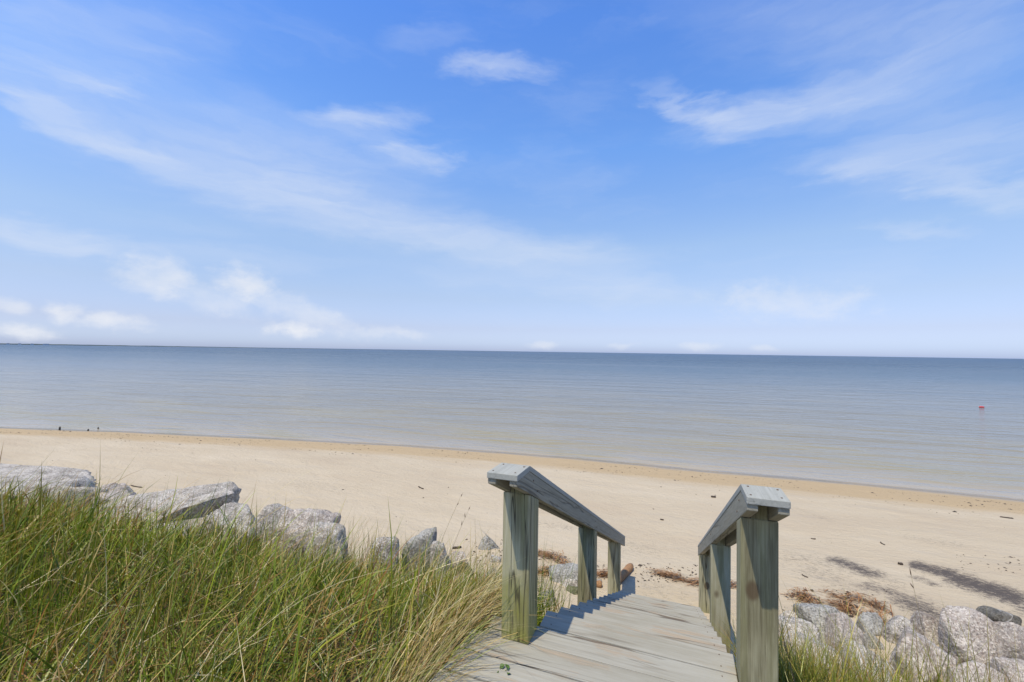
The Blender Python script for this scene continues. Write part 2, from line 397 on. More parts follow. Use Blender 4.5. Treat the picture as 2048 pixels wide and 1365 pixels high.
def mat_post():
    m, nt, b = new_mat('treated_post_wood')
    raw, v, g1, g2, rnd = wood_nodes(nt, b, 'z')
    wv = N(nt, 'ShaderNodeTexWave', wave_type='BANDS', bands_direction='X')
    wv.inputs['Scale'].default_value = 14; wv.inputs['Distortion'].default_value = 5.0; wv.inputs['Detail'].default_value = 3; wv.inputs['Detail Scale'].default_value = 1.0
    L(nt, MAP(nt, v, (1, .8, .16)), wv.inputs['Vector'])
    c = RAMP(nt, MA(nt, 'ADD', MA(nt, 'MULTIPLY', g1, .6), MA(nt, 'MULTIPLY', wv.outputs[1] if False else wv.outputs['Fac'], .35)),
             [(.24, (.155, .138, .075)), (.42, (.275, .252, .15)), (.56, (.38, .355, .225)), (.72, (.48, .455, .315))])
    c = MIX(nt, MR(nt, g2, .45, .7, 0, .55), c, (.24, .235, .105))
    # algae: yellow-green bloom low on the post and in patches
    sep = N(nt, 'ShaderNodeSeparateXYZ'); L(nt, raw, sep.inputs[0])
    pn = NOISE(nt, v, 5.0, 4, .6)
    alg = MA(nt, 'ADD', MR(nt, sep.outputs[2], .06, .42, .75, 0, True), MR(nt, pn, .58, .75, 0, .5))
    c = MIX(nt, MA(nt, 'MULTIPLY', alg, MR(nt, g1, .3, .7, .3, 1)), c, (.24, .235, .045))
    cm = CRACK
    c = MIX(nt, MA(nt, 'MULTIPLY', cm, .8), c, (.045, .04, .025))
    # knots
    vo = N(nt, 'ShaderNodeTexVoronoi', feature='F1'); vo.inputs['Scale'].default_value = 1.0
    L(nt, MAP(nt, v, (4.2, 4.2, 2.6)), vo.inputs['Vector'])
    kn = MR(nt, vo.outputs['Distance'], .09, .15, 1, 0, True)
    c = MIX(nt, MA(nt, 'MULTIPLY', kn, .8), c, (.10, .065, .035))
    L(nt, c, b.inputs['Base Color']); b.inputs['Roughness'].default_value = .85; b.inputs['Specular IOR Level'].default_value = .2
    h = MA(nt, 'SUBTRACT', MA(nt, 'ADD', g1, MA(nt, 'MULTIPLY', wv.outputs['Fac'], .4)), cm)
    bump(nt, b, h, .7, .004)
    return m

def mat_rail(name, lo, hi, warm, ck=.6):
    m, nt, b = new_mat(name)
    raw, v, g1, g2, rnd = wood_nodes(nt, b, 'x')
    c = RAMP(nt, g1, [(.25, lo), (.7, hi)])
    c = MIX(nt, MR(nt, g2, .55, .72, 0, .35), c, warm)
    sp = NOISE(nt, v, 38, 4, .75)
    c = MIX(nt, MR(nt, sp, .60, .70, 0, .55), c, (.10, .09, .07))
    crack = CRACK
    c = MIX(nt, MA(nt, 'MULTIPLY', crack, ck), c, (.05, .045, .035))
    L(nt, c, b.inputs['Base Color']); b.inputs['Roughness'].default_value = .8; b.inputs['Specular IOR Level'].default_value = .25
    bump(nt, b, MA(nt, 'SUBTRACT', g1, MA(nt, 'MULTIPLY', crack, ck * 1.6)), .5, .003)
    return m

def mat_deck():
    m, nt, b = new_mat('worn_grey_deck_paint')
    raw, v, g1, g2, rnd = wood_nodes(nt, b, 'x')
    c = RAMP(nt, g1, [(.3, (.30, .28, .225)), (.5, (.355, .34, .28)), (.7, (.395, .385, .325))])
    c = MIX(nt, MR(nt, rnd, 0, 1, 0, .30), c, (.30, .29, .24))
    pn = NOISE(nt, MAP(nt, v, (1.6, 9, 9)), 1.6, 5, .62, .3)
    bare = MA(nt, 'MULTIPLY', MR(nt, pn, .545, .62, 0, 1), MR(nt, g1, .40, .55, .15, 1))
    wood = RAMP(nt, g1, [(.3, (.24, .165, .095)), (.6, (.40, .29, .185)), (.8, (.48, .38, .26))])
    c = MIX(nt, MA(nt, 'MULTIPLY', bare, .62), c, wood)
    grime = NOISE(nt, MAP(nt, v, (1.1, 4, 4), (2, 5, 1)), 2.0, 5, .6)
    c = MIX(nt, MR(nt, grime, .48, .70, 0, .55), c, (.25, .23, .17))
    crack = CRACK
    c = MIX(nt, MA(nt, 'MULTIPLY', crack, .85), c, (.10, .075, .05))
    L(nt, c, b.inputs['Base Color']); b.inputs['Roughness'].default_value = .75; b.inputs['Specular IOR Level'].default_value = .3
    bump(nt, b, MA(nt, 'SUBTRACT', MA(nt, 'MULTIPLY', g1, .7), MA(nt, 'ADD', MA(nt, 'MULTIPLY', bare, .5), crack)), .6, .004)
    return m

def mat_granite(name, lo, mid, hi, tint, vein=0.0):
    m, nt, b = new_mat(name)
    tc = N(nt, 'ShaderNodeTexCoord'); oi = N(nt, 'ShaderNodeObjectInfo')
    sc_ = N(nt, 'ShaderNodeVectorMath', operation='SCALE'); sc_.inputs[0].default_value = (17.3, 9.1, 13.7)
    L(nt, oi.outputs['Random'], sc_.inputs['Scale'])
    ad = N(nt, 'ShaderNodeVectorMath', operation='ADD'); L(nt, tc.outputs['Object'], ad.inputs[0]); L(nt, sc_.outputs[0], ad.inputs[1])
    v = ad.outputs[0]
    big = NOISE(nt, v, 3.2, 6, .65, .5)
    sp = NOISE(nt, v, 46, 3, .75)
    c = RAMP(nt, MA(nt, 'ADD', MA(nt, 'MULTIPLY', big, .5), MA(nt, 'MULTIPLY', sp, .5)), [(.38, lo), (.50, mid), (.60, hi)])
    vo = N(nt, 'ShaderNodeTexVoronoi'); vo.inputs['Scale'].default_value = 72; L(nt, v, vo.inputs['Vector'])
    sepc = N(nt, 'ShaderNodeSeparateColor'); L(nt, vo.outputs['Color'], sepc.inputs[0])
    c = MIX(nt, MR(nt, sepc.outputs[0], .62, .72, 0, .6), c, tint)
    c = MIX(nt, MR(nt, sepc.outputs[1],   .82, .88, 0, .55), c, tuple(x * .45 for x in lo))
    c = MIX(nt, MR(nt, sepc.outputs[2], .78, .84, 0, .6), c, tuple(min(.8, x * 1.2) for x in hi))
    st = NOISE(nt, MAP(nt, v, (1, 1, 3.2), rot=(.5, .3, 0)), 3.2, 6, .68, .6)
    c = MIX(nt, MR(nt, st, .54, .66, 0, .6), c, tuple(x * .55 for x in lo))
    if vein:
        vn = NOISE(nt, v, 3.0, 3, .5)
        c = MIX(nt, MR(nt, MA(nt, 'ABSOLUTE', MA(nt, 'SUBTRACT', vn, .5)), .0, .022, vein, 0), c, (.6, .58, .54))
    c = MIX(nt, MR(nt, oi.outputs['Random'], 0, 1, 0, .22), c, mid)
    L(nt, c, b.inputs['Base Color']); b.inputs['Roughness'].default_value = .85; b.inputs['Specular IOR Level'].default_value = .35
    h = MA(nt, 'ADD', MA(nt, 'MULTIPLY', NOISE(nt, v, 12, 7, .72), 1.0), MA(nt, 'MULTIPLY', sp, .35))
    bump(nt, b, h, .9, .035)
    return m

def mat_leaf(name):
    m, nt, b = new_mat(name)
    c = attr(nt, 'tint', True)
    nt.nodes.remove(b)
    out = nt.nodes['Material Output']
    d = N(nt, 'ShaderNodeBsdfDiffuse'); t = N(nt, 'ShaderNodeBsdfTranslucent'); g = N(nt, 'ShaderNodeBsdfGlossy')
    g.inputs['Roughness'].default_value = .42; g.inputs['Color'].default_value = (.9, .9, .85, 1)
    L(nt, c, d.inputs['Color']); L(nt, MIX(nt, .6, c, (1.2, 1.1, .35), 'MULTIPLY'), t.inputs['Color'])
    m1 = N(nt, 'ShaderNodeMixShader'); m1.inputs[0].default_value = .24; L(nt, d.outputs[0], m1.inputs[1]); L(nt, t.outputs[0], m1.inputs[2])
    m2 = N(nt, 'ShaderNodeMixShader'); m2.inputs[0].default_value = .035; L(nt, m1.outputs[0], m2.inputs[1]); L(nt, g.outputs[0], m2.inputs[2])
    L(nt, m2.outputs[0], out.inputs[0])
    return m

def mat_plain(name, lo, hi, scale=30, rough=.8, stretch=(1, 1, 1)):
    m, nt, b = new_mat(name)
    tc = N(nt, 'ShaderNodeTexCoord')
    n = NOISE(nt, MAP(nt, tc.outputs['Object'], stretch), scale, 5, .65)
    L(nt, RAMP(nt, n, [(.3, lo), (.7, hi)]), b.inputs['Base Color']); b.inputs['Roughness'].default_value = rough
    bump(nt, b, n, .4, .004)
    return m
M = dict(ground=mat_ground(), water=mat_water(), post=mat_post(), deck=mat_deck(),
         rail=mat_rail('weathered_grey_rail_wood', (.22, .205, .15), (.36, .34, .265), (.31, .25, .15)),
         cap=mat_rail('pale_grey_cap_board', (.29, .295, .255), (.40, .405, .36), (.35, .34, .285), .15),
         under=mat_rail('brown_framing_wood', (.10, .075, .045), (.20, .15, .09), (.16, .14, .07)),
         granite=mat_granite('pale_granite', (.17, .155, .13), (.40, .37, .315), (.64, .605, .53), (.42, .345, .285)),
         violet=mat_granite('pinkish_granite', (.24, .205, .175), (.44, .39, .33), (.66, .61, .53), (.34, .265, .22)),
         blue=mat_granite('bluish_granite', (.16, .155, .14), (.30, .295, .265), (.48, .47, .42), (.36, .33, .28)),
         dark=mat_granite('dark_slate_rock', (.07, .068, .058), (.125, .12, .10), (.20, .19, .165), (.14, .12, .09), vein=.75),
         mossy=mat_granite('mossy_rock', (.06, .065, .03), (.12, .12, .06), (.22, .21, .13), (.10, .12, .04)),
         leaf=mat_leaf('grass_blade'), straw=mat_plain('red_brown_straw', (.20, .085, .03), (.48, .27, .12), 9),
         log=mat_plain('orange_driftwood', (.17, .085, .035), (.46, .26, .12), 22, .85, (1, 5, 5)),
         bits=mat_plain('dark_wrack_bits', (.025, .02, .015), (.08, .055, .035), 20),
         screw=mat_plain('rusty_screw', (.05, .035, .025), (.16, .09, .05), 200),
         red=mat_plain('red_float_paint', (.50, .02, .025), (.62, .04, .04), 12, .35),
         white=mat_plain('white_float_paint', (.72, .70, .70), (.80, .79, .78), 12, .4),
         pile=mat_plain('wet_black_wood', (.02, .017, .015), (.05, .04, .03), 20, .6),
         farwood=mat_plain('far_trees', (.03, .05, .05), (.06, .08, .07), .05, .9),
         house=mat_plain('white_far_wall', (.7, .7, .68), (.8, .8, .78), 1, .8),
         roof=mat_plain('grey_far_roof', (.2, .2, .2), (.3, .3, .3), 1, .8))

# ------------------------------------------------------------------ ground sheet: bank, beach and sea bed
def axis(parts):
    out = []
    for a, b, n in parts: out += list(np.linspace(a, b, n, endpoint=False))
    return np.array(out + [parts[-1][1]])
def build_ground():
    tv = axis([(-1500, -120, 12), (-120, -40, 16), (-40, -14, 60), (-14, -6, 100), (-6, 7, 290), (7, 14, 70), (14, 40, 50), (40, 120, 16), (120, 1500, 12)])
    sv = axis([(-400, -20, 10), (-20, 0, 20), (0, 3.6, 36), (3.6, 9, 150), (9, 17, 130), (17, 24, 24), (24, 300, 20)])
    Tg, Sg = np.meshgrid(tv, sv)
    Z = ground(Sg, Tg)
    X, Y = XY(Sg, Tg)
    nT, nS = len(tv), len(sv)
    i = np.arange(nS - 1)[:, None] * nT + np.arange(nT - 1)[None]
    Fq = np.stack([i, i + 1, i + nT + 1, i + nT], -1).reshape(-1, 4)
    me = mesh_np('ground', np.stack([X, Y, Z], -1).reshape(-1, 3), Fq)
    u = (shoreS(Tg) - Sg)
    vattr(me, 'wet', (1 - smooth(.3, 3.6, u)))
    vattr(me, 'soak', 1 - smooth(-.02, .28, u + (fbm(Tg * 1.4, Sg * 3, 3, 77) - .5) * .35))
    off = np.interp(Tg, edge_T, edge_S) - 4.2
    vattr(me, 'bank', 1 - smooth(3.9, 4.9, Sg - off + (fbm(Tg * 1.5, Sg * 1.5, 3, 9) - .5) * .8))
    # drifts of dark mineral sand: (start px, end px, half width px-ish m, strength)
    dr = np.zeros_like(Tg)
    for (x0, y0, x1, y1, w, st) in [(1655, 1116, 1780, 1158, .10, .95), (1690, 1130, 1830, 1180, .10, .45), (1818, 1126, 1930, 1158, .11, 1.1),
                                    (1900, 1150, 2075, 1212, .15, 1.15), (2050, 1203, 2300, 1290, .2, 1.0), (1725, 1165, 1830, 1205, .12, .70),
                                    (1790, 1195, 1900, 1245, .15, .85), (1560, 1115, 1720, 1150, .20, .42), (1828, 1150, 1880, 1176, .06, .7),
                                    (1600, 1135, 1760, 1190, .22, .40), (1060, 1046, 1160, 1062, .10, .40), (1230, 1092, 1330, 1104, .14, .34),
                                    (1640, 1215, 1680, 1222, .06, .5), (1560, 1010, 1680, 1044, .09, .35), (1800, 1072, 1950, 1094, .12, .32),
                                    (560, 965, 760, 985, .2, .26), (1280, 1165, 1400, 1185, .25, .30)]:
        a = ST(*hit(x0, y0)[:2]); b2 = ST(*hit(x1, y1)[:2])
        w = w * 2.6
        d = np.array([b2[0] - a[0], b2[1] - a[1]]); ln = np.hypot(*d); d /= ln
        rs, rt = Sg - a[0], Tg - a[1]
        al = rs * d[0] + rt * d[1]; pe = rs * -d[1] + rt * d[0]
        pe = pe + .16 * (fbm(al * 2.0, al * 0 + x0, 3, 3) - .5)
        t = al / ln
        dr = np.maximum(dr, st * np.exp(-(pe / w) ** 2) * smooth(-.12, .1, t) * (1 - smooth(.75, 1.15, t)))
    vattr(me, 'drift', dr)
    o = link('ground', me, M['ground'])
    tag(o, kind='structure')
build_ground()

def build_water():
    tv = axis([(-40000, -3000, 10), (-3000, -200, 16), (-200, -45, 16), (-45, 30, 190), (30, 200, 16), (200, 3000, 16), (3000, 40000, 10)])
    vv = np.concatenate([np.linspace(-1.2, 3, 36), np.geomspace(3.3, 45000, 60)])
    Tg, Vg = np.meshgrid(tv, vv)
    Sb = shoreS(np.clip(Tg, -60, 60))
    k = smooth(30, 400, Vg)
    Sg = Sb * (1 - k) + 12.0 * k + Vg
    X, Y = XY(Sg, Tg)
    nT, nS = len(tv), len(vv)
    i = np.arange(nS - 1)[:, None] * nT + np.arange(nT - 1)[None]
    Fq = np.stack([i, i + 1, i + nT + 1, i + nT], -1).reshape(-1, 4)
    me = mesh_np('water', np.stack([X, Y, X * 0], -1).reshape(-1, 3), Fq)
    vattr(me, 'offshore', np.maximum(Vg, 0))
    tag(link('water', me, M['water']), kind='structure')
build_water()

# ------------------------------------------------------------------ far shore on the left horizon
def build_far_shore():
    rng = np.random.default_rng(5)
    D = 4200.0
    pts = []
    n = 900
    px = np.linspace(-420, 1040, n)
    V = []; Fc = []
    for j, p in enumerate(px):
        r = ray(p, 690); az = math.atan2(r.x, r.y)
        hgt = (7.5 * (1 - smooth(-300, 1040, p)) ** 1.0 + 1.0) * (.62 + .62 * fbm(np.array([p * .045]), np.array([.3]), 4, 3)[0])
        for dd, zz in ((-25, -.3), (-18, hgt * .8), (0, hgt), (35, hgt * .7), (45, -.3)):
            V.append(((D + dd) * math.sin(az), (D + dd) * math.cos(az), zz))
    for j in range(n - 1):
        for k in range(4):
            a = j * 5 + k; Fc.append((a, a + 5, a + 6, a + 1))
    me = mesh_np('far_wood', np.array(V), np.array(Fc), False)
    tag(link('far_wood', me, M['farwood']), 'low dark wooded shore along the left of the horizon', 'woods', kind='stuff')
    spots = [(16, 690.5, 'leftmost tiny white house on the far wooded shore'), (39, 690.8, 'second tiny white house from the left on the far shore'),
             (64, 691, 'third tiny white house from the left on the far shore'), (92, 691.2, 'widest tiny white house on the far shore, rightmost of four')]
    for q, (p, y, lab) in enumerate(spots):
        r = ray(p, y); az = math.atan2(r.x, r.y); w = 14 if q < 3 else 30
        root = bpy.data.objects.new('far_house', None); col.objects.link(root)
        root.location = ((D - 40) * math.sin(az), (D - 40) * math.cos(az), -.2); root.rotation_euler = (0, 0, -az)
        tag(root, lab, 'house', 'houses on the far shore')
        link('wall', box('wall', w, 10, 5, 0, (0, 0, 2.5)), M['house'], root)
        link('roof', prism('roof', [(-w / 2 - .6, 5.01), (w / 2 + .6, 5.01), (w / 2 - 2, 7.6), (-w / 2 + 2, 7.6)], -5.6, 5.6, 0), M['roof'], root)
build_far_shore()

# ------------------------------------------------------------------ the beach stairs
S0, T0 = ST(.0257, 2.1102)              # crest of the left handrail
RAIL_W, S_R = 1.0453, .0857
Z_CREST = CAM_Z - .5397
TAN = math.tan(R(24.98))
FL, CW, CT, RAIL_END = .173, .146, .027, 4.125
PW = .14; H = PW / 2
stairs = bpy.data.objects.new('beach_stairs', None); col.objects.link(stairs)
stairs.location = (*XY(S0, T0), Z_DECK)
stairs.rotation_euler = (0, 0, R(90) - YAW)          # local x = down the stairs, local y = left
tag(stairs, 'weathered grey wooden stairs with handrails leading down to the beach', 'stairs')
zc = Z_CREST - Z_DECK
SE, RUN, NST = .3246, .2787, 11
RISE = RUN * TAN
def part(name, me, mat, parent=stairs, loc=(0, 0, 0), rot=(0, 0, 0)):
    return link(name, me, mat, parent, loc, rot)
rng = random.Random(4)
GR = [ST(*XY(S0, T0))]
def local_ground(x, y):                 # local stairs coords -> local z of the ground
    return ground1(S0 + x, T0 - y) - Z_DECK
_b = bmesh.new(); bmesh.ops.create_cone(_b, cap_ends=True, segments=9, radius1=.0030, radius2=.0027, depth=.002); SCREW = bm_mesh('screw', _b)
# decking: the landing, board by board; local board mesh has its grain along x
def board(name, length, width, thick, loc, mat=M['deck'], rz=R(90)):
    me = box(name, length, width, thick, .004)
    o = part(name, me, mat, stairs, loc, (rng.uniform(-.004, .004), rng.uniform(-.002, .002), rz + rng.uniform(-.002, .002)))
    for ex in (-1, 1):
        for ey in (-1, 1):
            link('screw', SCREW, M['screw'], o, (ex * (length / 2 - .05 - rng.uniform(0, .012)), ey * (width / 2 - .03), thick / 2 + .0006))
    return o
y_in_l, y_in_r = -H, -(RAIL_W - H)      # inner faces of the posts
x = SE
k = 0
gaps = [.007, .006, .010, .011, .007, .008, .006, .009, .007, .008, .006, .007, .008, .006, .008, .007, .008, .006]
for g in gaps:
    w = .139
    near_post = k < 3
    yl = .235 + rng.uniform(-.015, .015)
    yr = y_in_r + .004 + rng.uniform(0, .003)
    if k < 1: yl = y_in_l - .004
    if k == 1: yl = .17
    board('deck_board', yl - yr, w, .038, (x - w / 2, (yl + yr) / 2, -.019 + rng.uniform(-.0015, .0015)))
    x -= w + g; k += 1
x_land_end = x
for yy in (.22, -.2, -.62, y_in_r + .06):
    part('joist', box('joist', SE - x_land_end - .05, .038, .14, .003), M['under'], stairs, ((SE - .02 + x_land_end) / 2, yy, -.1105))
for kk in range(1, NST + 1):
    x0 = SE + (kk - 1) * RUN
    for j in range(2):
        w = RUN / 2 + (.006 if j == 1 else -.009)
        yl = y_in_l - .004 - rng.uniform(0, .006); yr = y_in_r + .004 + rng.uniform(0, .006)
        board('tread', yl - yr, w, .036, (x0 + (RUN / 2 - .004) * j + w / 2 + .002, (yl + yr) / 2, -kk * RISE - .018 + rng.uniform(-.001, .001)))
for yy in (y_in_l - .045, y_in_r + .045):
    xa, xb = SE - .05, SE + NST * RUN - .02
    prof = [(xa, -.05 - .004)]
    prof = [(xa, -.045), (SE - .002, -.045)]
    for kk in range(1, NST + 1):
        prof += [(SE + (kk - 1) * RUN, -kk * RISE - .038), (SE + kk * RUN - .03, -kk * RISE - .038)]
    prof += [(xb, -NST * RISE - .30), (xb - .25, -NST * RISE - .30), (xa, -.36)]
    part('stringer', prism('stringer', prof, yy - .019, yy + .019, 0), M['under'])
# handrails
SLOPE = R(24.98)
def sloped(o):
    o.data.transform(Matrix.Rotation(-SLOPE, 4, 'Y')); o.rotation_euler = (0, SLOPE, 0)
    return o
def screws(parent, pts, r=.0045):
    for (px_, py_, pz_, rot) in pts:
        bm = bmesh.new(); bmesh.ops.create_cone(bm, cap_ends=True, segments=10, radius1=r, radius2=r * .8, depth=.003)
        link('screw', bm_mesh('screw', bm), M['screw'], parent, (px_, py_, pz_), rot)
for side, (yc, so, posts) in enumerate(((0.0, 0.0, (.091, 1.845, 3.596)), (-RAIL_W, S_R, (.177, 1.911, 3.871)))):
    rail_h, rt = .105, .038
    # sloping rails, two per side, let into the posts
    for sg in (1, -1):
        ya = yc + sg * (H - rt + .001) if sg > 0 else yc - H - .001
        xf, xe = so - FL + .008, so + RAIL_END - .004
        zt = lambda xx: zc - CT - max(xx - so, 0) * TAN - .0015
        zb = lambda xx: zc - CT - rail_h - (xx - so) * TAN
        prof = [(xf, zt(xf)), (so, zt(so)), (xe, zt(xe)), (xe, zb(xe)), (xf, zb(xf))]
        prof = [(xf, zb(xf)), (xe, zb(xe)), (xe, zt(xe)), (so, zt(so)), (xf, zt(xf))]
        o = part('rail', prism('rail', prof, ya, ya + rt, .003), M['rail'])
        pts = []
        for xp in posts:
            for dx, dz in ((-.03, -.03), (.035, -.07)):
                xx = xp + dx; yy = ya + rt + .001 if sg > 0 else ya - .001
                pts.append((xx, yy, zt(xx) + dz + .0, (R(90), 0, 0)))
        inv = Matrix.Rotation(-SLOPE, 4, 'Y')
        sloped(o)
        screws(o, [(*(inv @ Vector(p[:3])), p[3]) for p in pts])
    # cap boards: a short level one over the post and a long one down the slope
    tilt = .002
    me = prism('cap', [(so - FL, zc - CT - tilt), (so - .0015, zc - CT), (so - .0015, zc), (so - FL, zc - tilt)], yc - CW / 2, yc + CW / 2, .003)
    c1 = part('cap', me, M['cap'])
    screws(c1, [(so - FL + .03, yc + .055, zc - tilt + .0008, (0, 0, 0)), (so - FL + .035, yc - .05, zc - tilt + .0008, (0, 0, 0)),
                (so - .03, yc + .05, zc + .0008, (0, 0, 0)), (so - .035, yc - .055, zc + .0008, (0, 0, 0))])
    xe = so + RAIL_END
    me = prism('cap', [(so + .0015, zc - CT), (xe, zc - CT - RAIL_END * TAN), (xe, zc - RAIL_END * TAN), (so + .0015, zc - .0005)], yc - CW / 2, yc + CW / 2, .003)
    sloped(part('cap', me, M['cap']))
    # posts: full section below the rails, a tongue between them above
    for i, xp in enumerate(posts):
        top = zc - CT - max(xp + H - so, 0) * TAN - .004
        sh_f = zc - CT - rail_h - (xp - H - so) * TAN - .002; sh_b = zc - CT - rail_h - (xp + H - so) * TAN - .002
        base = 0.0005 if (side == 0 and i == 0) else local_ground(xp, yc) - .25
        bm = bmesh.new()
        def blk(y0, y1, zb0, zf, zbk, h=H):
            vs = [bm.verts.new(p) for p in ((-h, y0, zb0), (h, y0, zb0), (h, y1, zb0), (-h, y1, zb0), (-h, y0, zf), (h, y0, zbk), (h, y1, zbk), (-h, y1, zf))]
            for f in ((3, 2, 1, 0), (4, 5, 6, 7), (0, 1, 5, 4), (1, 2, 6, 5), (2, 3, 7, 6), (3, 0, 4, 7)): bm.faces.new([vs[q] for q in f])
        blk(-H, H, 0, sh_f - base, sh_b - base)
        bmesh.ops.bevel(bm, geom=bm.edges[:], offset=.006, segments=2, profile=.6, affect='EDGES')
        hr = H - rt - .002
        ft = zc - CT - max(xp - H - so, 0) * TAN - .004
        blk(-hr, hr, sh_b - base - .02, ft - base, top - base, H - .003)
        part('post', bm_mesh('post', bm), M['post'], stairs, (xp, yc, base))

# ------------------------------------------------------------------ rocks of the revetment
def rock_mesh(seed, dims, flat=.5, cuts=11, rough=.05, small=False, soft=1, lay=False):
    rg = np.random.default_rng(seed)
    bm = bmesh.new(); bmesh.ops.create_icosphere(bm, subdivisions=4 if small else 5, radius=1.0)
    V = np.array([v.co[:] for v in bm.verts]); Fc = np.array([[v.index for v in f.verts] for f in bm.faces]); bm.free()
    r = np.full(len(V), 1.25)
    nr = rg.normal(size=(cuts, 3)); nr /= np.linalg.norm(nr, axis=1)[:, None]
    nr = np.concatenate([nr, [[0, 0, 1], [0, 0, -1], [1, 0, -.35], [-1, 0, .1], [.1, -1, 1.1 if lay else (.2 if seed % 3 else -.5)]]]); nr /= np.linalg.norm(nr, axis=1)[:, None]
    dist = rg.uniform(.5 if soft < 3 else .62, .95, len(nr)); dist[cuts] = .8
    if lay: dist[-1] = .45
    for n_, d_ in zip(nr, dist):
        c = V @ n_
        r = np.where(c > 1e-3, np.minimum(r, d_ / np.maximum(c, 1e-3)), r)
    # ease the arrises by averaging over neighbours
    e = np.concatenate([Fc[:, [0, 1]], Fc[:, [1, 2]], Fc[:, [2, 0]]]); deg = np.bincount(e.ravel(), minlength=len(V))
    for _ in range(soft - 1):
        a = np.zeros(len(V)); np.add.at(a, e[:, 0], r[e[:, 1]]); np.add.at(a, e[:, 1], r[e[:, 0]])
        r = .6 * r + .4 * a / deg
    off = rg.uniform(0, 50, 3)
    nz = np.array([mnoise.fractal(Vector(p * 1.7 + off), .85, 2.1, 6) for p in V])
    rid = np.array([abs(mnoise.noise(Vector(p * np.array([3.2, 3.2, 5.5]) + off))) for p in V])
    P = V * (r * (1 + rough * nz - rough * .9 * (rid < .06)))[:, None]
    P -= (P.max(0) + P.min(0)) / 2; P /= (P.max(0) - P.min(0)) / 2
    P = P * (np.array(dims) / 2)
    P[:, 2] -= P[:, 2].min()
    return mesh_np('rock', P, Fc, True)
def rock(box_px, S, label, mat='granite', seed=0, deep=.9, tilt=(0, 0), yaw=None, bury=.12, cuts=8, name='boulder', soft=1, lay=False):
    x0, y0, x1, y1 = box_px
    cx, cyp = (x0 + x1) / 2, (y0 + y1) / 2
    if S is None: S = ST(*hit(cx, y1)[:2])[0] + .08
    def at(px, py):
        r = ray(px, py); k = S / (r.x * sy_ + r.y * cy_); return Vector((r.x * k, r.y * k, CAM_Z + r.z * k))
    c = at(cx, cyp); top = at(cx, y0).z; wl = (at(x1, cyp) - at(x0, cyp)).length
    s_, t_ = ST(c.x, c.y)
    g = ground1(s_, t_)
    bot = min(at(cx, y1).z, g) - bury
    hgt = top - bot
    # rotated copy: measure and stretch so that the rock fills its own width and height
    me = rock_mesh(seed, (1, deep, 1), cuts=cuts, small=x1 - x0 < 70, soft=soft, lay=lay)
    V = np.zeros(len(me.vertices) * 3, np.float32); me.vertices.foreach_get('co', V); V = V.reshape(-1, 3)
    V -= (V.max(0) + V.min(0)) / 2
    mt = np.array((Matrix.Rotation(tilt[0], 3, 'Y') @ Matrix.Rotation(tilt[1], 3, 'X')))
    V = V @ mt.T
    V -= (V.max(0) + V.min(0)) / 2; V /= (V.max(0) - V.min(0))
    V *= np.array((wl, wl * deep, hgt)); V[:, 2] += hgt / 2
    me.vertices.foreach_set('co', V.ravel().astype(np.float32)); me.update()
    o = link(name, me, M[mat], None, (c.x, c.y, bot), (0, 0, -YAW * .4 if yaw is None else yaw))
    tag(o, label, 'boulder' if name == 'boulder' else 'stone', 'boulders along the foot of the bank')
    return o
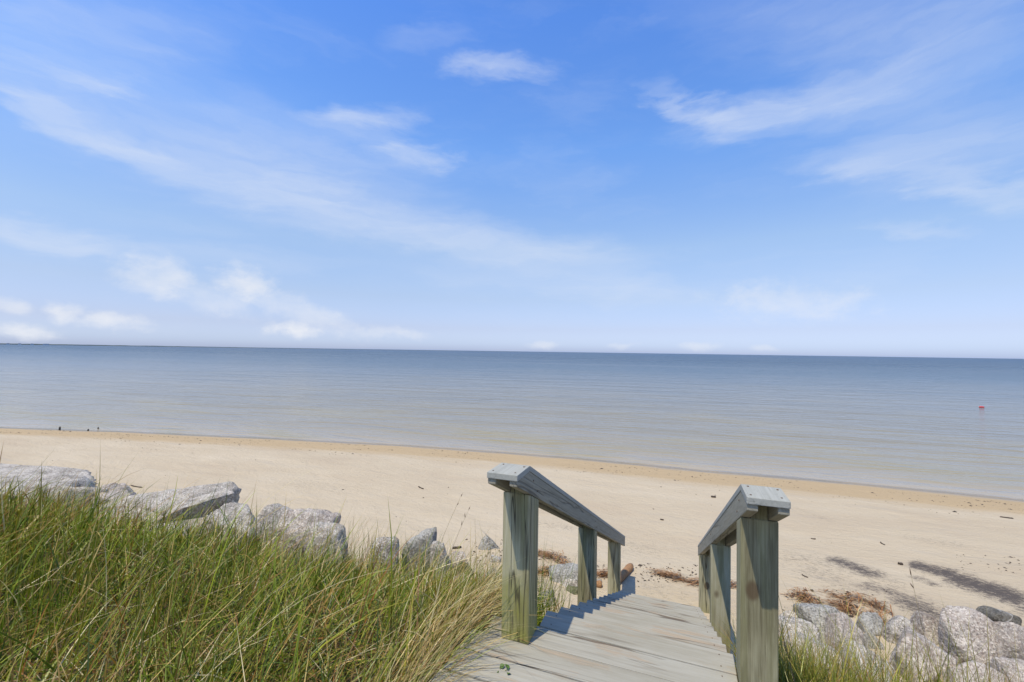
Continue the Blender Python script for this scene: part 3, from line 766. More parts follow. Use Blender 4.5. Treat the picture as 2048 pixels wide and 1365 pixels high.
LR = [  # left of the stairs
    ((-60, 938, 108, 1000), 4.55, 'long flat-topped grey boulder at the left edge, highest of the row', 'granite', 11, .8),
    ((22, 950, 162, 1030), 4.25, 'grey wedge boulder in front of the long flat-topped one at left', 'granite', 12, .8),
    ((98, 962, 196, 1050), 4.05, 'blocky pale boulder with a dark shaded right end, third from the left', 'granite', 33, .7),
    ((184, 976, 208, 1010), 4.55, 'small brownish stone wedged beside the dark-ended blocky boulder', 'violet', 14, .9),
    ((200, 963, 292, 1040), 4.45, 'domed boulder sloping down right, just right of the gap', 'violet', 15, .8),
    ((255, 990, 316, 1055), 4.25, 'rounded pale boulder between the domed one and the leaning slab', 'granite', 16, .8),
    ((192, 1016, 290, 1085), 3.95, 'low pale boulder half hidden in grass below the domed one', 'violet', 17, .8),
    ((285, 970, 420, 1040), 4.55, 'broad pale boulder behind the leaning slab', 'granite', 18, .7),
    ((282, 1012, 350, 1075), 4.15, 'small boulder with a dark end left of the leaning slab', 'granite', 19, .8),
    ((444, 994, 478, 1040), 4.75, 'small dark stone peeking out right of the slab tip', 'blue', 21, .9),
    ((318, 1034, 432, 1110), 3.95, 'pale boulder in the grass under the leaning slab', 'granite', 22, .8),
    ((428, 1013, 522, 1100), 4.15, 'square-shouldered white-topped boulder right of the leaning slab', 'granite', 23, .7),
    ((516, 1012, 584, 1080), 4.35, 'pale peaked boulder behind tall grass left of the dark-faced one', 'granite', 24, .8),
    ((574, 1016, 656, 1080), 4.25, 'rounded boulder with a dark brown right face, behind tall grass', 'violet', 42, .8),
    ((630, 1048, 700, 1110), 4.05, 'white boulder low in the grass under the dark-faced one', 'granite', 26, .8),
    ((746, 1076, 794, 1120), 4.15, 'low pale stone behind grass, just left of the tall pale boulder', 'granite', 41, .8),
    ((812, 1056, 866, 1130), 4.45, 'tall pale boulder behind thin grass, midway to the stairs', 'blue', 28, .8),
    ((862, 1084, 904, 1130), 4.35, 'white boulder leaning on the tall pale one near the stairs', 'granite', 29, .8),
    ((898, 1104, 940, 1150), 4.55, 'pinkish stone at the end of the grass near the stairs', 'violet', 30, .8),
    ((904, 1122, 948, 1165), 4.35, 'dark mossy stone under the pinkish one near the stairs', 'mossy', 31, .8),
    ((900, 1148, 932, 1190), 4.15, 'small pale stone below the mossy one near the stairs', 'blue', 32, .8),
    ((952, 1140, 1014, 1215), 4.45, 'bluish boulder behind grass just left of the nearest left post', 'blue', 34, .8),
    ((1066, 1182, 1112, 1212), None, 'grey stone low beside the stairs between the left posts', 'blue', 35, .8),
    ((1098, 1131, 1178, 1166), None, 'low tilted grey slab beside the stairs behind the middle left post', 'blue', 43, .7),
    ((1128, 1172, 1170, 1190), None, 'small dark stone against the foot of the middle left post', 'mossy', 37, .8),
    ((1112, 1158, 1160, 1176), None, 'flat pale stone just in front of the tilted grey slab', 'granite', 44, .8),
    ((1190, 1160, 1206, 1172), None, 'fist-sized grey stone between the middle and far left posts', 'blue', 45, .8),
    ((975, 1112, 1000, 1128), None, 'small pale stone on the sand just left of the nearest left post', 'granite', 46, .8),
    ((1080, 1206, 1100, 1220), None, 'tiny pale stone right beside the first tread on the left', 'granite', 47, .8),
]
for bx_, S_, lab, mt_, sd, dp in LR:
    rock(bx_, S_, lab, mt_, sd, dp, tilt=(random.Random(sd).uniform(-.3, .3), random.Random(sd + 1).uniform(-.3, .3)))
RR = [  # right of the stairs
    ((1884, 1230, 2004, 1335), 'large pinkish boulder with a dark split on its left face', 'violet', 51),
    ((1962, 1240, 2100, 1352), 'large pinkish boulder at the right edge under the dark veined rock', 'violet', 52),
    ((1828, 1229, 1902, 1282), 'rounded pinkish boulder left of the split one', 'violet', 53),
    ((1752, 1238, 1838, 1282), 'low rounded boulder with a dark notch, behind the broad front one', 'granite', 54),
    ((1768, 1264, 1892, 1350), 'broad pinkish boulder in front, in the gap before the split one', 'violet', 55),
    ((1648, 1229, 1728, 1300), 'pinkish boulder behind the tall green blades', 'violet', 56),
    ((1596, 1214, 1684, 1262), 'smooth blue-grey peaked boulder nearest the right post', 'blue', 57),
    ((1548, 1246, 1640, 1296), 'pale broken boulder beside the right post', 'granite', 58),
    ((1716, 1226, 1764, 1268), 'narrow grey boulder among the reddish straw', 'blue', 59),
    ((1572, 1284, 1684, 1345), 'pale boulder low in the grass by the right post', 'granite', 60),
    ((1870, 1318, 2010, 1392), 'pinkish boulder at the bottom edge under the split one', 'violet', 61),
    ((1676, 1292, 1786, 1362), 'pinkish boulder at the bottom edge behind thin grass', 'granite', 62),
    ((2000, 1340, 2140, 1420), 'pale boulder in the bottom right corner', 'violet', 63),
    ((1720, 1268, 1772, 1300), 'small wedge stone between the upright blades and the broad front boulder', 'blue', 64),
    ((1634, 1268, 1668, 1292), 'small grey stone under the blue-grey peaked boulder', 'blue', 65),
    ((1560, 1226, 1600, 1246), 'flat pale chip of rock on the sand beside the right post', 'granite', 66),
]
for bx_, lab, mt_, sd in RR:
    rock(bx_, None, lab, mt_, sd, 1.0, tilt=(random.Random(sd).uniform(-.35, .35), random.Random(sd + 1).uniform(-.25, .25)), cuts=8, soft=2, bury=.10, lay=True)
def slab(px, S, label, pts, scale, seed, mat='granite'):
    """angular slab: hull of given corners, finely cut and roughened"""
    r = ray(*px); k = S / (r.x * sy_ + r.y * cy_); c = Vector((r.x * k, r.y * k, CAM_Z + r.z * k))
    bm = bmesh.new()
    for p in pts: bm.verts.new(Vector(p) * scale)
    bmesh.ops.convex_hull(bm, input=bm.verts[:])
    bmesh.ops.bevel(bm, geom=bm.edges[:], offset=.018, segments=2, profile=.6, affect='EDGES')
    bmesh.ops.triangulate(bm, faces=bm.faces[:])
    for _ in range(4):
        long = [e for e in bm.edges if e.calc_length() > .035]
        if not long: break
        bmesh.ops.subdivide_edges(bm, edges=long, cuts=1, use_grid_fill=True)
        bmesh.ops.triangulate(bm, faces=bm.faces[:])
    bm.normal_update()
    for v in bm.verts:
        q = v.co * 4.0 + Vector((seed * 3.1, 0, 0))
        v.co += v.normal * (.022 * mnoise.fractal(q, .8, 2.1, 5) - (.012 if abs(mnoise.noise(v.co * Vector((3, 3, 9)) if False else Vector((v.co.x * 3, v.co.y * 3, v.co.z * 9 + seed)))) < .05 else 0))
    o = link('boulder', bm_mesh('boulder', bm, True), M[mat], None, c, (0, 0, -math.atan2(r.x, r.y) * .5))
    return tag(o, label, 'boulder', 'boulders along the foot of the bank')
slab((398, 1050), 4.15, 'leaning pointed slab with a big dark shaded face, tip to the right',
     [(-.50, -.20, .02), (-.46, -.36, .24), (-.18, -.40, .40), (.40, -.22, .52), (.52, -.05, .50), (.46, .05, .34), (-.40, .35, .30), (.30, .35, .50),
      (-.42, .25, -.5), (.30, .3, -.5), (-.40, -.02, -.45), (.22, .12, -.45), (.38, .02, .16)], .82, 3)
rock((1957, 1218, 2032, 1250), None, 'dark grey rock with a white vein lying on the sand', 'dark', 74, .8, bury=.02, cuts=9, soft=4)
st_ = slab((977, 1097), ST(*hit(977, 1097)[:2])[0], 'small pointed grey stone alone on the sand left of the stairs',
           [(-.45, -.1, -.1), (-.40, -.12, .05), (.55, -.08, -.06), (-.08, .0, .50), (-.20, .08, .46), (.12, .02, .34), (.45, .25, -.06), (-.4, .3, -.05), (0, -.2, -.05)], .38, 8, 'blue')
st_.name = 'stone'; st_['category'] = 'stone'

# ------------------------------------------------------------------ grass
PAL = {'green': (.130, .195, .010), 'lime': (.26, .31, .025), 'olive': (.225, .21, .018), 'deep': (.05, .10, .008),
       'straw': (.46, .34, .11), 'tan': (.34, .21, .06), 'rust': (.25, .11, .025), 'pale': (.64, .55, .32)}
def blades(S, T, zofs, length, width, lean, az, bend, colr, tipc, rng, seg=4, twist=None):
    n = len(S)
    X, Y = XY(S, T)
    Z = ground(S, T) + zofs
    P = np.stack([X, Y, Z], 1)
    dx, dy = np.sin(az), np.cos(az)
    pts = [P.copy()]
    th = lean.copy()
    for k in range(seg):
        stp = length / seg
        P = P + np.stack([dx * np.sin(th) * stp, dy * np.sin(th) * stp, np.cos(th) * stp], 1)
        th = th + bend / seg
        pts.append(P.copy())
    sa = az + np.pi / 2 + rng.normal(0, .7, n)
    side = np.stack([np.sin(sa), np.cos(sa), rng.normal(0, .25, n)], 1)
    V = np.zeros((n, 2 * seg + 1, 3)); C = np.zeros((n, 2 * seg + 1, 3))
    for k in range(seg):
        f = k / seg
        w = (width * (1 - .75 * f ** 1.4) / 2)[:, None]
        V[:, 2 * k] = pts[k] - side * w; V[:, 2 * k + 1] = pts[k] + side * w
        c = colr * (1 - f ** 1.5) + tipc * f ** 1.5
        C[:, 2 * k] = c; C[:, 2 * k + 1] = c
    V[:, 2 * seg] = pts[seg]; C[:, 2 * seg] = tipc
    b = (np.arange(n) * (2 * seg + 1))[:, None]
    tris = []
    for k in range(seg - 1):
        q = 2 * k
        tris += [b + np.array([q, q + 1, q + 3]), b + np.array([q, q + 3, q + 2])]
    q = 2 * (seg - 1)
    tris.append(b + np.array([q, q + 1, 2 * seg]))
    return V.reshape(-1, 3), np.concatenate(tris), C.reshape(-1, 3)
def join(parts):
    V, Fc, C = [], [], []; o = 0
    for v, f, c in parts:
        V.append(v); Fc.append(f + o); C.append(c); o += len(v)
    return np.concatenate(V), np.concatenate(Fc), np.concatenate(C)
def make_stuff(name, parts, label):
    V, Fc, C = join(parts)
    me = mesh_np(name, V, Fc, True); cattr(me, 'tint', C)
    return tag(link(name, me, M['leaf']), label, 'grass', kind='stuff')
def pick(rng, n, names, w):
    w = np.array(w, float)
    if w.ndim == 1: w = np.repeat(w[None], n, 0)
    w /= w.sum(1, keepdims=True); cdf = np.cumsum(w, 1)
    i = (rng.random(n)[:, None] > cdf).sum(1).clip(0, len(names) - 1)
    c = np.array([PAL[k] for k in names])[i]
    return c * rng.uniform(.6, 1.3, n)[:, None]
def in_view(S, T, m=1.0):
    x, y = XY(S, T)
    return (y > .25) & (np.abs(x) < 1.24 * y + m)
def scatter(rng, n, t0, t1, s0, s1, pref=2.2, pw=1.3):
    T = rng.uniform(t0, t1, n); S = rng.uniform(s0, s1, n)
    d = np.sqrt(S ** 2 + T ** 2 + 1.4)
    keep = in_view(S, T) & (rng.random(n) < np.minimum(1, (pref / d) ** pw))
    return S[keep], T[keep]
def edge(T): return np.interp(T, edge_T, edge_S)
WIND = R(78)                                                # blades lean to the right, a little out to sea
NAMES = ['green', 'lime', 'olive', 'deep', 'straw', 'tan', 'rust', 'pale']
def left_grass():
    rng = np.random.default_rng(7); parts = []
    def field(n, ln, wd, lean, bend, base_w, brown, zo=0.0, s_in=0.0, azs=.8, pref=2.2, pw=1.3, clump=0, rimx=.10):
        S, T = scatter(rng, n, -13.5, -.93, .2, 4.75, pref, pw)
        e = edge(T) + (fbm(T * 1.7, S * 0 + 2, 3, 41) - .5) * .9
        keep = (S < e - s_in)
        if clump:
            keep &= rng.random(len(S)) < smooth(.42, .62, fbm(S * clump, T * clump, 2, 91))
        keep &= ~((S < S0 + SE + .1) & (T > T0 - .27))
        S, T = S[keep], T[keep]; m = len(S)
        pn = fbm(S * 1.1 + 5, T * .9, 3, 61)                # brown and green patches
        br = .8 * smooth(.55, .70, pn)[:, None] + (smooth(-1.75, -1.15, T) * (1 - smooth(2.0, 2.8, S)))[:, None] * .2
        w = np.array(base_w)[None] * (1 - .75 * np.minimum(br, 1)) + np.array(brown)[None] * np.minimum(br, 1)
        c = pick(rng, m, NAMES, w)
        tip = c * rng.uniform(.9, 1.3, m)[:, None] * .88 + np.array(PAL['straw']) * .12 * rng.uniform(.5, 1.1, m)[:, None]
        d = np.sqrt(S ** 2 + T ** 2 + 1.4)
        wid = rng.uniform(*wd, m) * np.maximum(1, d / 3.6)
        az = WIND + rng.normal(0, azs, m)
        r0 = .27 + rimx * smooth(-6.5, -4.5, T)
        rim = r0 + (1 - r0) * smooth(.1, 1.6, edge(T) - S)
        rim = np.where(rng.random(m) < .08, rim * 1.3, rim)
        parts.append(blades(S, T, zo + 0 * S, rng.uniform(*ln, m) * rim, wid, rng.normal(lean[0], lean[1], m), az,
                            rng.normal(bend[0], bend[1], m), c, tip, rng))
    g = [7, 3, 3.2, 3.4, .7, .7, .5, .25]; b = [2.6, 1.4, 2, 1.6, 1.8, 2.4, 1.5, .6]
    # lying mat, leaning middle layer, tall blades
    field(120000, (.14, .36), (.0034, .0085), (.95, .35), (.55, .5), g, b, .03, .05, 2.6)
    field(60000, (.24, .48), (.0036, .0072), (.50, .3), (.70, .5), g, b, .0, .05, 1.7, clump=1.6)
    field(13000, (.36, .66), (.0045, .0105), (.38, .22), (.55, .45), [6, 5, 3, 2, 1.2, .8, .3, .5], b, .0, .12, 1.1)
    field(38000, (.25, .50), (.003, .0055), (.15, .16), (.28, .25), g, b, .0, .0, 1.4, 3.4, 1.0, 2.3, .45)
    # flat-lying dead straws across the mat
    field(5200, (.30, .7), (.0028, .005), (.90, .3), (.5, .4), [0, 0, .3, 0, 3, 3, .8, 2.5], [0, 0, 0, 0, 3, 3, 1, 2], .16, .1, .8)
    n = 1900                                                 # wispy upright blades along the rim, in front of the boulders
    T = rng.uniform(-8.5, -1.05, n); S = edge(T) + rng.normal(-.12, .22, n)
    keep = rng.random(n) < .15 + .85 * smooth(.4, .6, fbm(T * 2.2, S * 2.2, 2, 15))
    S, T = S[keep], T[keep]; m = len(S)
    c = pick(rng, m, NAMES, [5, 1, 4, 4, .6, .6, .2, .1])
    parts.append(blades(S, T, 0 * S, rng.uniform(.32, .80, m), rng.uniform(.0034, .0058, m), np.abs(rng.normal(.16, .14, m)), rng.uniform(0, 6.3, m),
                        rng.normal(.3, .3, m), c, c * .9, rng))
    make_stuff('dune_grass', parts, 'dense green and straw-coloured dune grass covering the bank left of the stairs')
def deck_straw():
    rng = np.random.default_rng(17)
    # dead drooping straw along the left edge of the landing
    n = 2200
    S = rng.uniform(.3, 2.4, n); T = T0 - .31 - rng.exponential(.10, n) + .04
    c = pick(rng, n, NAMES, [1.4, 1.2, 1.2, .3, 3, 3.4, 1.2, 2.4])
    tip = c * .7 + np.array(PAL['pale']) * .3
    a = blades(S, T, 0 * S + .03, rng.uniform(.22, .55, n), rng.uniform(.0026, .0050, n), rng.normal(.62, .28, n), R(72) + rng.normal(0, .6, n),
               rng.normal(.85, .3, n), c, tip, rng, 5)
    n = 160
    S = rng.uniform(1.75, 2.35, n); T = T0 - .28 - rng.uniform(0, .25, n)
    c = pick(rng, n, NAMES, [1, 1, 1, 0, 4, 2, .5, 4]); tip = c * .6 + np.array(PAL['pale']) * .4
    b = blades(S, T, 0 * S + .05, rng.uniform(.45, .75, n), rng.uniform(.002, .0032, n), rng.normal(.55, .15, n), R(80) + rng.normal(0, .3, n),
               rng.normal(1.15, .25, n), c, tip, rng, 6)
    n = 130                                                  # sprigs by the inner side of the first post
    S = rng.uniform(2.45, 3.3, n); T = T0 - .22 + rng.uniform(-.2, .2, n)
    c = pick(rng, n, NAMES, [4, 2, 3, 2, 1, 1, 0, 0]); tip = c
    d = blades(S, T, 0 * S, rng.uniform(.35, .75, n), rng.uniform(.0025, .004, n), rng.normal(.12, .12, n), rng.uniform(0, 6.3, n),
               rng.normal(.3, .25, n), c, tip, rng, 5)
    make_stuff('dead_straw', [a, b, d], 'dry tan straw drooping over the left edge of the wooden landing')
def right_grass():
    rng = np.random.default_rng(27); parts = []
    def tuft(n, t0, t1, s0, s1, ln, wd, lean, bend, w, thr):
        T = rng.uniform(t0, t1, n); S = rng.uniform(s0, s1, n)
        k = in_view(S, T, .6) & (rng.random(n) < smooth(thr, thr + .2, fbm(S * 2.4, T * 2.4, 2, 191)))
        S, T = S[k], T[k]; m = len(S)
        c = pick(rng, m, NAMES, w); tip = c * .65 + np.array(PAL['straw']) * .35
        parts.append(blades(S, T, 0 * S, rng.uniform(*ln, m), rng.uniform(*wd, m), np.abs(rng.normal(lean[0], lean[1], m)), rng.uniform(0, 6.3, m),
                            rng.normal(bend[0], bend[1], m), c, tip, rng, 5))
    g = [5, 3, 4, 2, 1.2, 1.2, .6, .2]
    tuft(9500, .42, 5.5, .6, 3.75, (.20, .45), (.003, .005), (.4, .25), (.5, .35), g, .35)
    tuft(1500, .42, 5.5, 2.2, 3.8, (.35, .70), (.003, .0058), (.20, .15), (.40, .3), g, .40)
    tuft(2400, .40, 1.0, 2.4, 3.7, (.22, .48), (.003, .005), (.30, .2), (.5, .3), g, .15)
    tuft(420, .42, 5.5, 3.0, 4.1, (.45, .90), (.003, .0052), (.16, .14), (.35, .3), g, .35)
    tuft(420, 1.2, 3.8, 3.0, 3.95, (.30, .75), (.003, .006), (.30, .2), (.5, .35), g, .2)
    make_stuff('bank_grass', parts, 'thin green grass in front of the pinkish boulders right of the stairs')
left_grass(); deck_straw(); right_grass()

def tube(name, pts, rad, sides=6):
    pts = [Vector(p) for p in pts]; V = []; Fc = []
    for i, p in enumerate(pts):
        d = (pts[min(i + 1, len(pts) - 1)] - pts[max(i - 1, 0)]).normalized()
        a = d.orthogonal().normalized(); b = d.cross(a)
        r = rad[i] if isinstance(rad, (list, tuple)) else rad
        for k in range(sides):
            t = 2 * math.pi * k / sides; V.append(p + (a * math.cos(t) + b * math.sin(t)) * r)
    for i in range(len(pts) - 1):
        for k in range(sides):
            a0 = i * sides + k; a1 = i * sides + (k + 1) % sides
            Fc.append((a0, a1, a1 + sides, a0 + sides))
    me = bpy.data.meshes.new(name)
    Fc.append(tuple(range(sides))[::-1]); Fc.append(tuple(range((len(pts) - 1) * sides, len(pts) * sides)))
    me.from_pydata([tuple(v) for v in V], [], Fc)
    for p in me.polygons: p.use_smooth = True
    return me
# ------------------------------------------------------------------ single tall seed stalks standing clear of the grass
M['stalk'] = mat_plain('dry_stalk', (.16, .13, .055), (.30, .24, .11), 50)
M['seed'] = mat_plain('brown_seed_head', (.07, .045, .03), (.19, .12, .07), 80)
def stalk(base_px, tip_px, S, label, spikes, seed):
    rg = random.Random(seed)
    def at(px, py, S):
        r = ray(px, py); k = S / (r.x * sy_ + r.y * cy_); return Vector((r.x * k, r.y * k, CAM_Z + r.z * k))
    a = at(*base_px, S); b = at(*tip_px, S + .08)
    s_, t_ = ST(a.x, a.y); g = ground1(s_, t_)
    a = Vector((a.x, a.y, g - .02))
    root = bpy.data.objects.new('seed_stalk', None); col.objects.link(root); root.location = a
    tag(root, label, 'grass stalk', 'tall seed stalks')
    mid = a.lerp(b, .5) + Vector((-.03, 0, .04))
    pts = [(a * (1 - t) ** 2 + mid * 2 * t * (1 - t) + b * t * t) - a for t in [i / 10 for i in range(11)]]
    link('stem', tube('stem', pts, [.0022 - .0013 * i / 10 for i in range(11)], 5), M['stalk'], root)
    for i in range(spikes):
        t = 1 - .045 - i * .085; q = max(0, min(9, int(t * 10))); p = pts[q].lerp(pts[q + 1], t * 10 - q)
        d = (pts[q + 1] - pts[q]).normalized(); sd = Vector((rg.choice((-1, 1)) * rg.uniform(.2, .7), rg.uniform(-.3, .3), .2))
        d = (d + sd * (0 if i == 0 else 1)).normalized(); ln = rg.uniform(.035, .06)
        link('seed_head', tube('seed_head', [p, p + d * ln * .3, p + d * ln * .7, p + d * ln], [.001, .0038, .003, .0006], 6), M['seed'], root)
stalk((868, 1180), (941, 1012), 3.9, 'tall stalk with dark seed heads, nearest the left post', 3, 1)
stalk((842, 1180), (926, 985), 3.95, 'thin tall stalk with small seed heads, second from the left post', 2, 2)
stalk((965, 1240), (950, 1037), 3.6, 'straight dark stalk leaning left beside the left post', 0, 3)
stalk((1166, 1190), (1163, 1120), 4.6, 'thin dark stalk against the middle left post', 0, 4)
stalk((1895, 1330), (1820, 1140), 4.0, 'dry brown stalk standing up in front of the dark sand drifts', 2, 5)
for i, (bp, tp, S_, lab) in enumerate([((515, 1365), (588, 1130), 2.2, 'brown seed stalk leaning right in the grass, leftmost of three'),
                                       ((590, 1340), (687, 1125), 2.4, 'brown seed stalk leaning right in the grass, middle of three'),
                                       ((690, 1340), (772, 1130), 2.6, 'brown seed stalk leaning right in the grass, rightmost of three')]):
    stalk(bp, tp, S_, lab, 5, 20 + i)

# ------------------------------------------------------------------ driftwood, wrack, float and other small things
def lying(name, px0, px1, rad, label, cat, mat, bend=.02, group=None, sink=.35):
    a = Vector(hit(*px0)); b = Vector(hit(*px1))
    root = a.copy()
    n = 8; pts = []
    side = (b - a).cross(Vector((0, 0, 1))).normalized()
    for i in range(n + 1):
        t = i / n; p = a.lerp(b, t) + side * bend * math.sin(t * math.pi)
        s_, t_ = ST(p.x, p.y); p.z = ground1(s_, t_) + rad * (1 - sink)
        pts.append(p - root)
    rg = random.Random(int(px0[0]))
    o = link(name, tube(name, pts, [rad * rg.uniform(.85, 1.12) * (.75 if i in (0, n) else 1) for i in range(n + 1)], 9), mat, None, root)
    return tag(o, label, cat, group)
lying('driftwood_log', (1226, 1176), (1262, 1137), .055, 'short orange-brown driftwood log lying by the foot of the stairs', 'driftwood', M['log'], .01)
lying('driftwood_log', (1186, 1172), (1203, 1174), .045, 'stubby grey-brown log end between the middle and far left posts', 'driftwood', M['log'], .005)
lying('stick', (1686, 1205), (1716, 1217), .018, 'dark stick lying between the two straw heaps on the right', 'stick', M['bits'], .02)
lying('stick', (905, 1098), (922, 1096), .02, 'short dark stick at the grass edge by the pinkish stone', 'stick', M['bits'], .01)
for (a, b, r_, lab) in [((1604, 1150), (1616, 1156), .012, 'thin dark twig on the sand right of the right post'),
                        ((1761, 1085), (1770, 1091), .014, 'curved dark twig on the sand above the dark drifts'),
                        ((1622, 1078), (1631, 1079), .016, 'small dark twig on sand beside the right handrail'),
                        ((837, 974), (847, 979), .020, 'dark twig on the open sand left of the left handrail'),
                        ((262, 972), (284, 976), .020, 'long dark twig on the sand behind the left boulders'),
                        ((2000, 1035), (2026, 1038), .020, 'long dark twig near the water at the right edge'),
                        ((1796, 1129), (1804, 1130), .030, 'dark lump of weed between the two dark sand drifts'),
                        ((1422, 995), (1431, 995.5), .035, 'black lump of weed on the sand between the two handrails'),
                        ((1321, 1040), (1327, 1041), .022, 'tiny black lump of weed between the handrails, lower of two')]:
    r_ *= .68
    lying('twig' if 'twig' in lab else 'weed_lump', a, b, r_, lab, 'twig' if 'twig' in lab else 'seaweed', M['bits'], .015)

def straw_clump(name, px_pts, n, spread, label, seed, ln=(.08, .25)):
    rg = np.random.default_rng(seed)
    path = [Vector(hit(*p)) for p in px_pts]; root = path[0].copy()
    V = []; Fc = []
    for i in range(n):
        t = rg.random() * (len(path) - 1); q = min(int(t), len(path) - 2); p = path[q].lerp(path[q + 1], t - q)
        dirv = (path[q + 1] - path[q]).normalized()
        p = p + Vector((rg.normal(0, spread), rg.normal(0, spread), 0))
        s_, t_ = ST(p.x, p.y)
        h = .075 * math.exp(-((t / (len(path) - 1) - .6) / .3) ** 2) * rg.random()
        p.z = ground1(s_, t_) + .006 + h
        d = (dirv + Vector((rg.normal(0, .45), rg.normal(0, .45), rg.normal(0, .22)))).normalized() * rg.uniform(*ln)
        sd = d.cross(Vector((0, 0, 1))).normalized() * rg.uniform(.0025, .006); up = Vector((0, 0, .006))
        pm = p + Vector((0, 0, abs(rg.normal(0, .012))))
        o = len(V)
        V += [p - d / 2 - sd - root, p - d / 2 + sd - root, pm - sd - root, pm + sd + up - root, p + d / 2 - root]
        Fc += [(o, o + 1, o + 3, o + 2), (o + 2, o + 3, o + 4, o + 4)]
    me = bpy.data.meshes.new(name)
    me.from_pydata([tuple(v) for v in V], [], [f if len(set(f)) == 4 else f[:3] for f in Fc])
    tag(link(name, me, M['straw'], None, root), label, 'seaweed', 'heaps of red-brown wrack')
straw_clump('wrack_heap', [(1076, 1108), (1105, 1116), (1140, 1136)], 230, .06, 'red-brown straw heap behind the nearest left post', 1)
straw_clump('wrack_heap', [(1078, 1146), (1096, 1146), (1112, 1140)], 110, .05, 'small red-brown straw heap left of the tilted grey slab', 2)
straw_clump('wrack_heap', [(1312, 1146), (1345, 1156), (1370, 1164)], 150, .05, 'red-brown straw line on the sand beyond the foot of the stairs', 3)
straw_clump('wrack_heap', [(1380, 1166), (1400, 1168), (1440, 1171), (1475, 1172)], 170, .05, 'red-brown straw line passing behind the right posts', 4)
straw_clump('wrack_heap', [(1592, 1196), (1612, 1198), (1632, 1212)], 140, .08, 'red-brown straw heap left of the tall blades by the right post', 5)
straw_clump('wrack_heap', [(1660, 1190), (1700, 1200), (1740, 1208), (1768, 1226)], 190, .07, 'longest red-brown straw heap, above the right boulders', 6)
straw_clump('wrack_heap', [(1668, 1212), (1688, 1216), (1700, 1226)], 120, .07, 'red-brown straw tuft below the dark stick', 7)
straw_clump('wrack_heap', [(1738, 1234), (1752, 1238), (1764, 1246)], 120, .04, 'thin red-brown straw wisp beside the narrow grey boulder', 8)
straw_clump('wrack_heap', [(1195, 1150), (1215, 1152), (1232, 1154)], 130, .05, 'pale red straw wisp between the middle and far left posts', 9)

def debris():
    rg = np.random.default_rng(3)
    V = []; Fc = []
    def bit(x, y, z, r):
        o = len(V)
        a = rg.uniform(0, 6.3); e = rg.uniform(1, 2.2)
        for k in range(5):
            t = a + k * 1.2566; rr = r * rg.uniform(.7, 1.2)
            c_, s_ = math.cos(t) * rr * e, math.sin(t) * rr
            V.append((x + c_ * math.cos(a) - s_ * math.sin(a), y + c_ * math.sin(a) + s_ * math.cos(a), z - .002))
        V.append((x, y, z + r * rg.uniform(.5, .9)))
        for k in range(5): Fc.append((o + k, o + (k + 1) % 5, o + 5))
    def put(S, T, r):
        x, y = XY(S, T); bit(x, y, ground1(S, T), r)
    # drift lines along the foreshore
    for line, n, sp in ((.55, 900, .25), (1.3, 1000, .35), (2.1, 500, .35), (3.2, 120, .6)):
        T = rg.uniform(-26, 12, n)
        gaps_ = fbm(T * .8 + line * 9, T * 0, 3, 8)
        S = shoreS(T) - line - (fbm(T * .35, T * 0 + line, 2, 4) - .5) * 1.2 + rg.normal(0, sp * .5, n)
        for s, t, g_ in zip(S, T, gaps_):
            if g_ > .42: put(s, t, min(.05, .0085 * rg.lognormal(0, .5)))
    # scattered on the open sand
    for _ in range(130): 
        t = rg.uniform(-20, 11); put(float(shoreS(t)) - rg.uniform(2.5, 9), t, .008 * rg.lognormal(0, .4))
    # dense specks at the wrack line near the stairs and boulders
    for px0, px1, py0, py1, n in ((930, 1010, 1078, 1130, 55), (900, 1000, 1120, 1160, 25), (1075, 1150, 1105, 1150, 45), (1185, 1240, 1130, 1160, 30), (1270, 1395, 1128, 1165, 110),
                                  (1300, 1340, 1145, 1160, 30), (1565, 1640, 1180, 1230, 45), (1640, 1790, 1180, 1240, 60), (1900, 2040, 1110, 1150, 40)):
        for _ in range(n):
            x, y, z = hit(rg.uniform(px0, px1), rg.uniform(py0, py1)); bit(x, y, z, .010 * rg.lognormal(0, .4))
    me = bpy.data.meshes.new('wrack_specks'); me.from_pydata(V, [], Fc)
    tag(link('wrack_specks', me, M['bits']), 'small dark specks of wrack and shell strewn over the sand', 'wrack', kind='stuff')
debris()

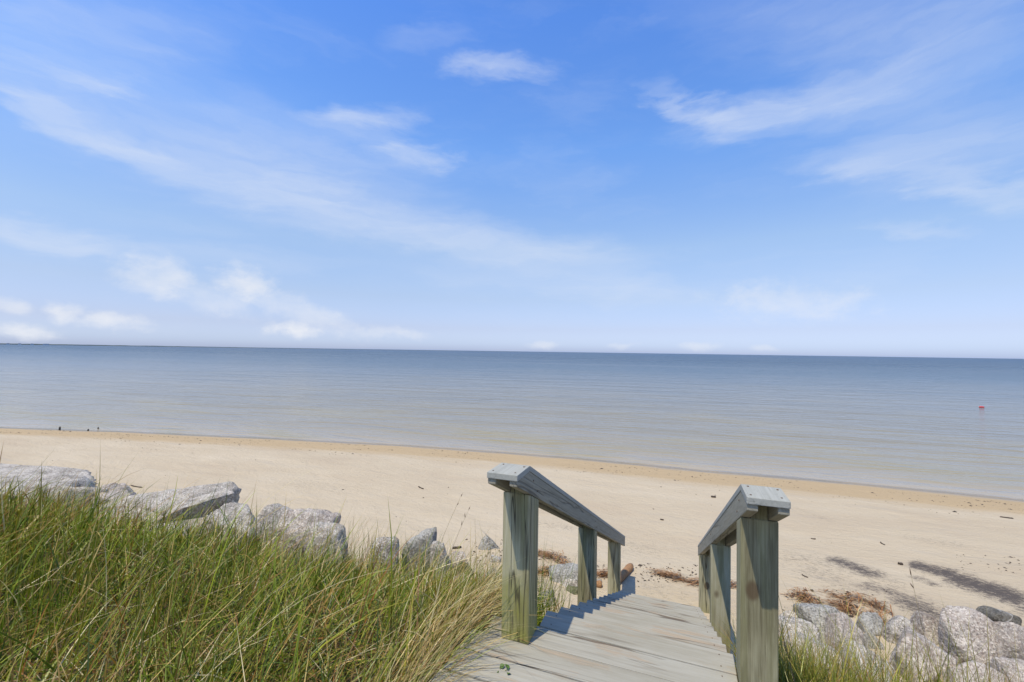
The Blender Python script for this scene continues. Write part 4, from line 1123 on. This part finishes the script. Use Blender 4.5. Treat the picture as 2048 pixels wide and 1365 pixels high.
# red and white float lying on the water
def float_buoy():
    x, y = on_plane(1963, 815.5, .0)
    root = bpy.data.objects.new('float', None); col.objects.link(root); root.location = (x, y, .0); root.rotation_euler = (0, R(3), R(-18)); root.scale = (.65, .65, .65)
    tag(root, 'small red float lying on the water at right', 'float')
    prof = [(-.22, .02), (-.215, .06), (-.19, .085), (-.12, .095), (.12, .095), (.19, .085), (.215, .06), (.22, .02)]
    def rev(name, pr, mat):
        V = []; Fc = []; n = 20
        for (a, r) in pr:
            for k in range(n): t = 2 * math.pi * k / n; V.append((a, r * math.cos(t), .045 + r * math.sin(t)))
        for i in range(len(pr) - 1):
            for k in range(n): Fc.append((i * n + k, i * n + (k + 1) % n, (i + 1) * n + (k + 1) % n, (i + 1) * n + k))
        Fc += [tuple(range(n)), tuple(range((len(pr) - 1) * n, len(pr) * n))]
        me = bpy.data.meshes.new(name); me.from_pydata(V, [], Fc)
        for p in me.polygons: p.use_smooth = True
        link(name, me, mat, root)
    rev('body', prof, M['red'])
    rev('end_ring', [(.221, .028), (.24, .026), (.245, .018)], M['white'])
    rev('end_ring', [(-.245, .018), (-.24, .026), (-.221, .028)], M['white'])
float_buoy()
for px_, py_, h_, r_, lab in ((119, 861, .15, .035, 'tallest black stub of a piling at the waterline, far left'), (176, 862, .07, .03, 'low black stub of a piling at the waterline, middle of three'),
                              (196, 858, .06, .03, 'black stub of a piling standing in the water, rightmost of three')):
    x, y = on_plane(px_, py_, 0); g = ground1(*ST(x, y))
    rg = random.Random(px_)
    me = tube('piling_stub', [(0, 0, g - .15), (.004, 0, g * .5), (.006, .003, h_ * .7), (.012, 0, h_)], [r_ * 1.1, r_, r_ * .93, r_ * .6], 9)
    tag(link('piling_stub', me, M['pile'], None, (x, y, 0)), lab, 'piling', 'piling stubs at the waterline')
# a vine sprig growing through a gap of the landing
def vine():
    base = Vector(on_plane(1003, 1343, Z_DECK) + (Z_DECK - .03,))
    root = bpy.data.objects.new('vine_sprig', None); col.objects.link(root); root.location = base
    tag(root, 'small green vine sprig growing through a gap in the landing boards', 'plant')
    M['vine'] = mat_plain('vine_leaf', (.04, .09, .012), (.09, .16, .02), 60, .6)
    for i, (dx, dy, dz, s, a) in enumerate(((-.012, .02, .05, .034, .4), (.045, .0, .055, .036, 2.2), (.055, -.02, .045, .028, 4.0), (-.03, .0, .04, .022, 5.2))):
        p = Vector((dx, dy, dz)) * .7; s *= .7
        link('stem', tube('stem', [(0, 0, 0), p * .6 + Vector((0, 0, .012)), p], .0012, 5), M['vine'], root)
        bm = bmesh.new()
        out = [(0, 0), (.35, .45), (.7, .38), (1.1, 0), (.7, -.38), (.35, -.45)]
        vs = [bm.verts.new((u * s, v * s, .12 * s * (1 if abs(v) > .1 else 0))) for u, v in out]
        c = bm.verts.new((.5 * s, 0, .02 * s))
        for k in range(6): bm.faces.new((c, vs[k], vs[(k + 1) % 6]))
        link('leaf', bm_mesh('leaf', bm), M['vine'], root, p, (.3, -.35, a))
vine()
